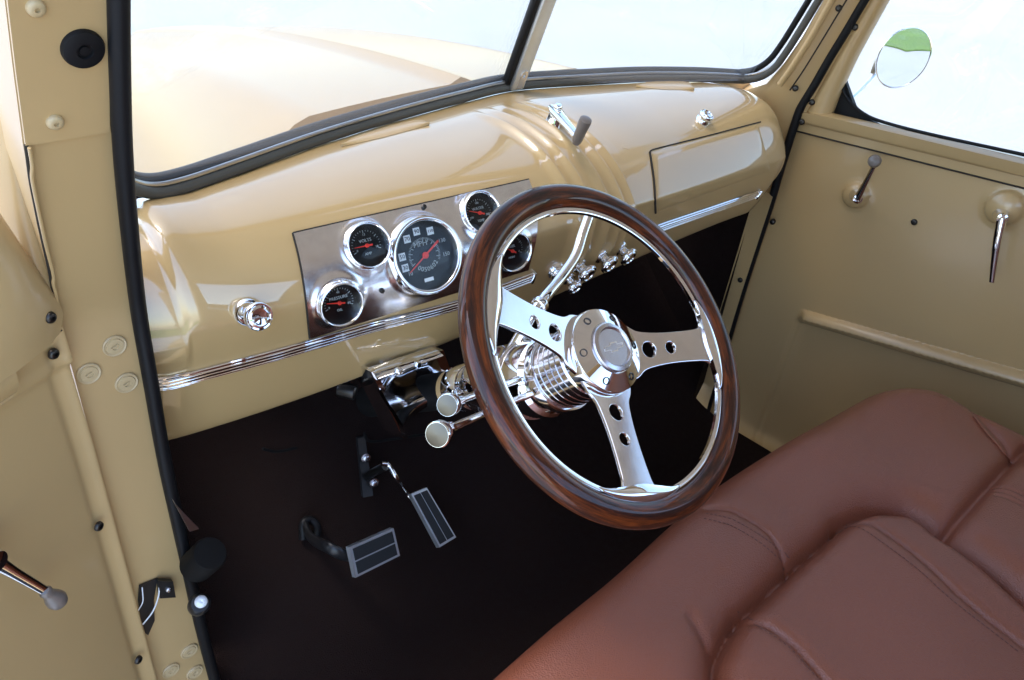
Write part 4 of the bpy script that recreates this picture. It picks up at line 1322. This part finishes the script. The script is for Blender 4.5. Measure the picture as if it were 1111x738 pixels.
ddir = np.array([dn[1], -dn[0], 0.0]); ddir = ddir if ddir[0] < 0 else -ddir          # from the hinge towards the latch edge
Rc = np.array([on_dd(*q) for q in interp_px([(62, 352), (100, 478), (140, 625), (176, 760)], 90)])
Rc = np.concatenate([Rc, [Rc[-1] + (Rc[-1] - Rc[-4]) * k for k in (1, 2)]])
zt0, zb0 = Rc[0][2], Rc[-1][2]
tt = np.linspace(0, 1, 110) ** 1.8
P = np.array([[(HP + ddir * 1.0) * (1, 1, 0) * t + np.array([0, 0, r[2]]) * t + r * (1 - t) for t in tt] for r in Rc])
nrm = dn
# emboss: shallow diagonal step under the moulding
lnp = [on_dd(70, 394) + ddir * 1.0 + np.array([0, 0, -.004]), on_dd(0, 441), on_dd(50, 410), on_dd(70, 394)]
xz = lambda p: (p @ np.array([.88, .47, 0]), p[2])
X2 = P @ np.array([.88, .47, 0]); Z2 = P[:, :, 2]
d = pdist(X2, Z2, [xz(p) for p in lnp]); lnz = np.interp(X2, [xz(p)[0] for p in lnp], [xz(p)[1] for p in lnp])
hgt = -.006 * sstep(-.004, .004, lnz - Z2) + .0035 * np.exp(-(d / .005) ** 2)
er = pdist(X2, Z2, [xz(on_dd(u, v)) for u, v in ((62, 352), (100, 478), (140, 625), (176, 760))])
hgt = hgt + .006 * np.exp(-(er / .007) ** 2) - .0015 * np.exp(-((er - .016) / .004) ** 2)
MB().slab(P + nrm * hgt[:, :, None], -nrm * .045).build('door_panel', 'tan_jamb_paint', ddr, angle=60)
# window frame of the door: raked front upright, sill, top rail and rear upright
fa, fb, fs_ = on_dd(62, 334), on_dd(0, 242), on_dd(58, 358)
up_ = (fb - fa) / (fb - fa)[2]
sec = [(0, .004), (.006, .012), (.018, .017), (.034, .016), (.046, .010), (.052, .004)]


def strip(A, B, w_dir, n=24, sc=1.0):
    return np.array([[A * (1 - t) + B * t + w_dir * (a * sc) + nrm * h for a, h in sec] for t in np.linspace(0, 1, n)])


ft = fa + up_ * (.46 - fa[2])
rows = []
for t in np.linspace(0, 1, 30):
    z_ = fs_[2] + (.46 - fs_[2]) * t
    c = fa + up_ * (z_ - fa[2]) if z_ > fa[2] else fs_ * 1.0 + (fa - fs_) * ((z_ - fs_[2]) / (fa[2] - fs_[2]))
    wd = 1.25 + 2.2 * math.exp(-(t / .12) ** 2)
    rows.append([c + ddir * (a * wd) + nrm * (h + .004) for a, h in sec])
MB().slab(rows, -nrm * .012).build('window_moulding', 'tan_jamb_paint', ddr, angle=50)
MB().slab(strip(fs_ + ddir * .06 + np.array([0, 0, .010]), fs_ + ddir * .98 + np.array([0, 0, .010]), np.array([0, 0, -1.0]), sc=.8), -nrm * .02).build('window_moulding', 'tan_jamb_paint', ddr, angle=50)
MB().tube(smooth_path([ft, ft + ddir * .10 + np.array([0, 0, .03]), ft + ddir * .5 + np.array([0, 0, .04]), fs_ + ddir * .92 + np.array([0, 0, .42]), fs_ + ddir * .96], 6), .022, 10).build('window_frame', 'tan_jamb_paint', ddr)
MB().tube([on_dd(*q) + nrm * .0048 for q in smooth_path([(-30, 352), (0, 366), (14, 371), (23, 372), (40, 365), (62, 357)], 6)], .0013, 6).build('moulding_gap', 'dark_gap', ddr)
# window frame upright
P = patch(lambda u, v: on_dd(u, v), [(-14, -60), (-9, 0), (-1, 110), (9, 185), (18, 239), (29, 285), (45, 330)], [(2, -60), (7, 0), (26, 150), (42, 240), (56, 300), (66, 362)], 40, 8)
bulge = np.sin(np.pi * np.linspace(.05, .95, 8)) ** .6 * .010
P = P + nrm * bulge[None, :, None]
up_ = np.array([P[0] + (P[0] - P[4]) * k for k in (4, 2)]); P = np.concatenate([up_, P])
MB().slab(P - nrm * .002, -nrm * .03).build('window_frame', 'tan_jamb_paint', ddr, angle=60)
ds = pan_screw(.0055, .0035).data('screw', 'dark_steel')
for (u, v), h in (((38, 340), .0165), ((55, 383), .003), ((107, 571), .0), ((150, 716), .0)):
    put('screw', ds, ddr, frame(on_dd(u, v) + nrm * h, nrm, (1, 0, 0)))
dc = thing('window_crank', 'chrome crank arm with grey brown knob on the open driver door', 'door crank', tuple(on_dd(-20, 610)))
a = on_dd(-30, 600) + nrm * .020; b_ = on_dd(22, 632) + nrm * .030
MB().lathe([(.014, -.02), (.012, 0), (.010, .008), (0, .010)], frame(a, nrm), 24).build('base', 'chrome', dc)
MB().tube([a, a * .6 + b_ * .4, b_], [.0075, .0055, .0045], 14, flat=.6, up=(0, 0, 1)).build('arm', 'chrome', dc)
e_ = on_dd(46, 651) + nrm * .034 - b_; e_ /= np.linalg.norm(e_)
MB().lathe([(.0048, -.003), (.0062, .0), (.0055, .003), (.0060, .006), (.0090, .014), (.0098, .019), (.0085, .024), (.004, .0268), (0, .027)], frame(b_, e_), 26).build('knob', 'grey_knob', dc)

# rubber door stop on the jamb
p, n = local_normal(on_jamb, 87, 49)
rb = MB().lathe([(.0150, -.002), (.0150, .002), (.0140, .0045), (.0110, .0055), (.0058, .0058), (.0052, .0035), (.0036, .0034), (.0032, .0048), (0, .005)], frame(p + n * .003, n), 36).build('rubber_bumper', 'black_rubber')
rb['label'] = 'round black rubber door stop high on the left tan pillar'; rb['category'] = 'bumper'
# courtesy light switch and door check slot low on the jamb
sw = thing('door_check', 'black door check with two wires in a slot low on the left pillar', 'door check', tuple(on_jamb(170, 650)))
pp_ = lambda u, v, h=.003: local_normal(on_jamb, u, v)[0] + local_normal(on_jamb, u, v)[1] * h
slot_l = [(150, 634), (149, 650), (152, 670), (157, 686)]; slot_r = [(170, 626), (166, 650), (167, 672), (160, 688)]
Pq = np.array([[pp_(*(np.array(a) * (1 - t) + np.array(b_) * t), .0015) for t in np.linspace(0, 1, 4)] for a, b_ in zip(slot_l, slot_r)])
MB().slab(Pq, (0, -.001, 0)).build('slot', 'black_plastic', sw)
Pq = np.array([[pp_(168, 625, .004), pp_(184, 626, .004)], [pp_(170, 644, .004), pp_(187, 643, .004)]]); MB().slab(Pq, (0, -.006, 0)).build('switch_body', 'black_plastic', sw)
put('screw', pan_screw(.0038, .002).data('screw', 'brushed_alloy'), sw, frame(pp_(179, 634, .011), local_normal(on_jamb, 179, 634)[1]))
MB().tube(smooth_path([pp_(170, 628, .008), pp_(168, 642, .010), pp_(162, 658, .010), pp_(153, 674, .006)], 6), .0009, 6).build('wire', 'print_white', sw)
MB().tube(smooth_path([pp_(152, 634, .006), pp_(152, 648, .008), pp_(148, 660, .005)], 6), .0007, 6).build('wire', 'print_white', sw)

# ================================================================== OUTSIDE
GZ = -1.16
lot = MB().slab(np.array([[(-60, -60, GZ), (60, -60, GZ)], [(-60, 60, GZ), (60, 60, GZ)]]), (0, 0, -.2)).build('concrete_lot', 'concrete'); setting(lot)
# grass beyond the lot, seen in the door mirror
gr = MB().slab(np.array([[(-60, -60, GZ + .004), (60, -60, GZ + .004)], [(-60, -10.2, GZ + .004), (60, -10.2, GZ + .004)]]), (0, 0, .02)).build('grass_verge', 'grass'); setting(gr)

# ================================================================== CAMERA, LIGHT, WORLD
cam = bpy.data.cameras.new('camera'); co = bpy.data.objects.new('camera', cam); COL.objects.link(co); scene.camera = co
cam.sensor_width = 36.0; cam.lens = F / PW * 36.0; cam.clip_start = 0.02; cam.clip_end = 500
Rw = RM @ np.diag([1.0, -1.0, -1.0])
Mc = Matrix.Identity(4)
for i in range(3):
    for j in range(3): Mc[i][j] = Rw[i, j]
    Mc[i][3] = CAM[i]
co.matrix_world = Mc

EXPOSURE = 2.42
SUN_EL, SUN_AZ = 70.0, -48.0                   # azimuth from +y (ahead of the truck) towards +x (passenger side)
w = bpy.data.worlds.new('World'); scene.world = w; w.use_nodes = True
nt = w.node_tree; bg = nt.nodes['Background']; sky = nt.nodes.new('ShaderNodeTexSky'); sky.sky_type = 'NISHITA'
sky.sun_disc = False; sky.sun_elevation = R(SUN_EL); sky.sun_rotation = R(SUN_AZ); sky.air_density = 1.0; sky.dust_density = 1.2; sky.ozone_density = 1.0
nt.links.new(sky.outputs['Color'], bg.inputs['Color']); bg.inputs['Strength'].default_value = 0.15
sun = bpy.data.lights.new('sun', 'SUN'); sun.energy = 0.5; sun.angle = R(18); sun.color = (1, .96, .90)
so = bpy.data.objects.new('sun', sun); COL.objects.link(so)
sd_ = Vector((math.cos(R(SUN_EL)) * math.sin(R(SUN_AZ)), math.cos(R(SUN_EL)) * math.cos(R(SUN_AZ)), math.sin(R(SUN_EL))))
so.rotation_euler = sd_.to_track_quat('Z', 'Y').to_euler(); so.location = (0, 0, 6)

vs_ = scene.view_settings; scene.display_settings.display_device = 'sRGB'
vs_.view_transform = 'Standard'; vs_.look = 'None'; vs_.exposure = EXPOSURE; vs_.gamma = 1.0
scene.render.engine = 'CYCLES'
cy = scene.cycles; cy.use_denoising = True
try: cy.denoiser = 'OPENIMAGEDENOISE'
except Exception: pass
cy.max_bounces = 12; cy.diffuse_bounces = 6; cy.glossy_bounces = 6; cy.transparent_max_bounces = 16
cy.sample_clamp_indirect = 8.0
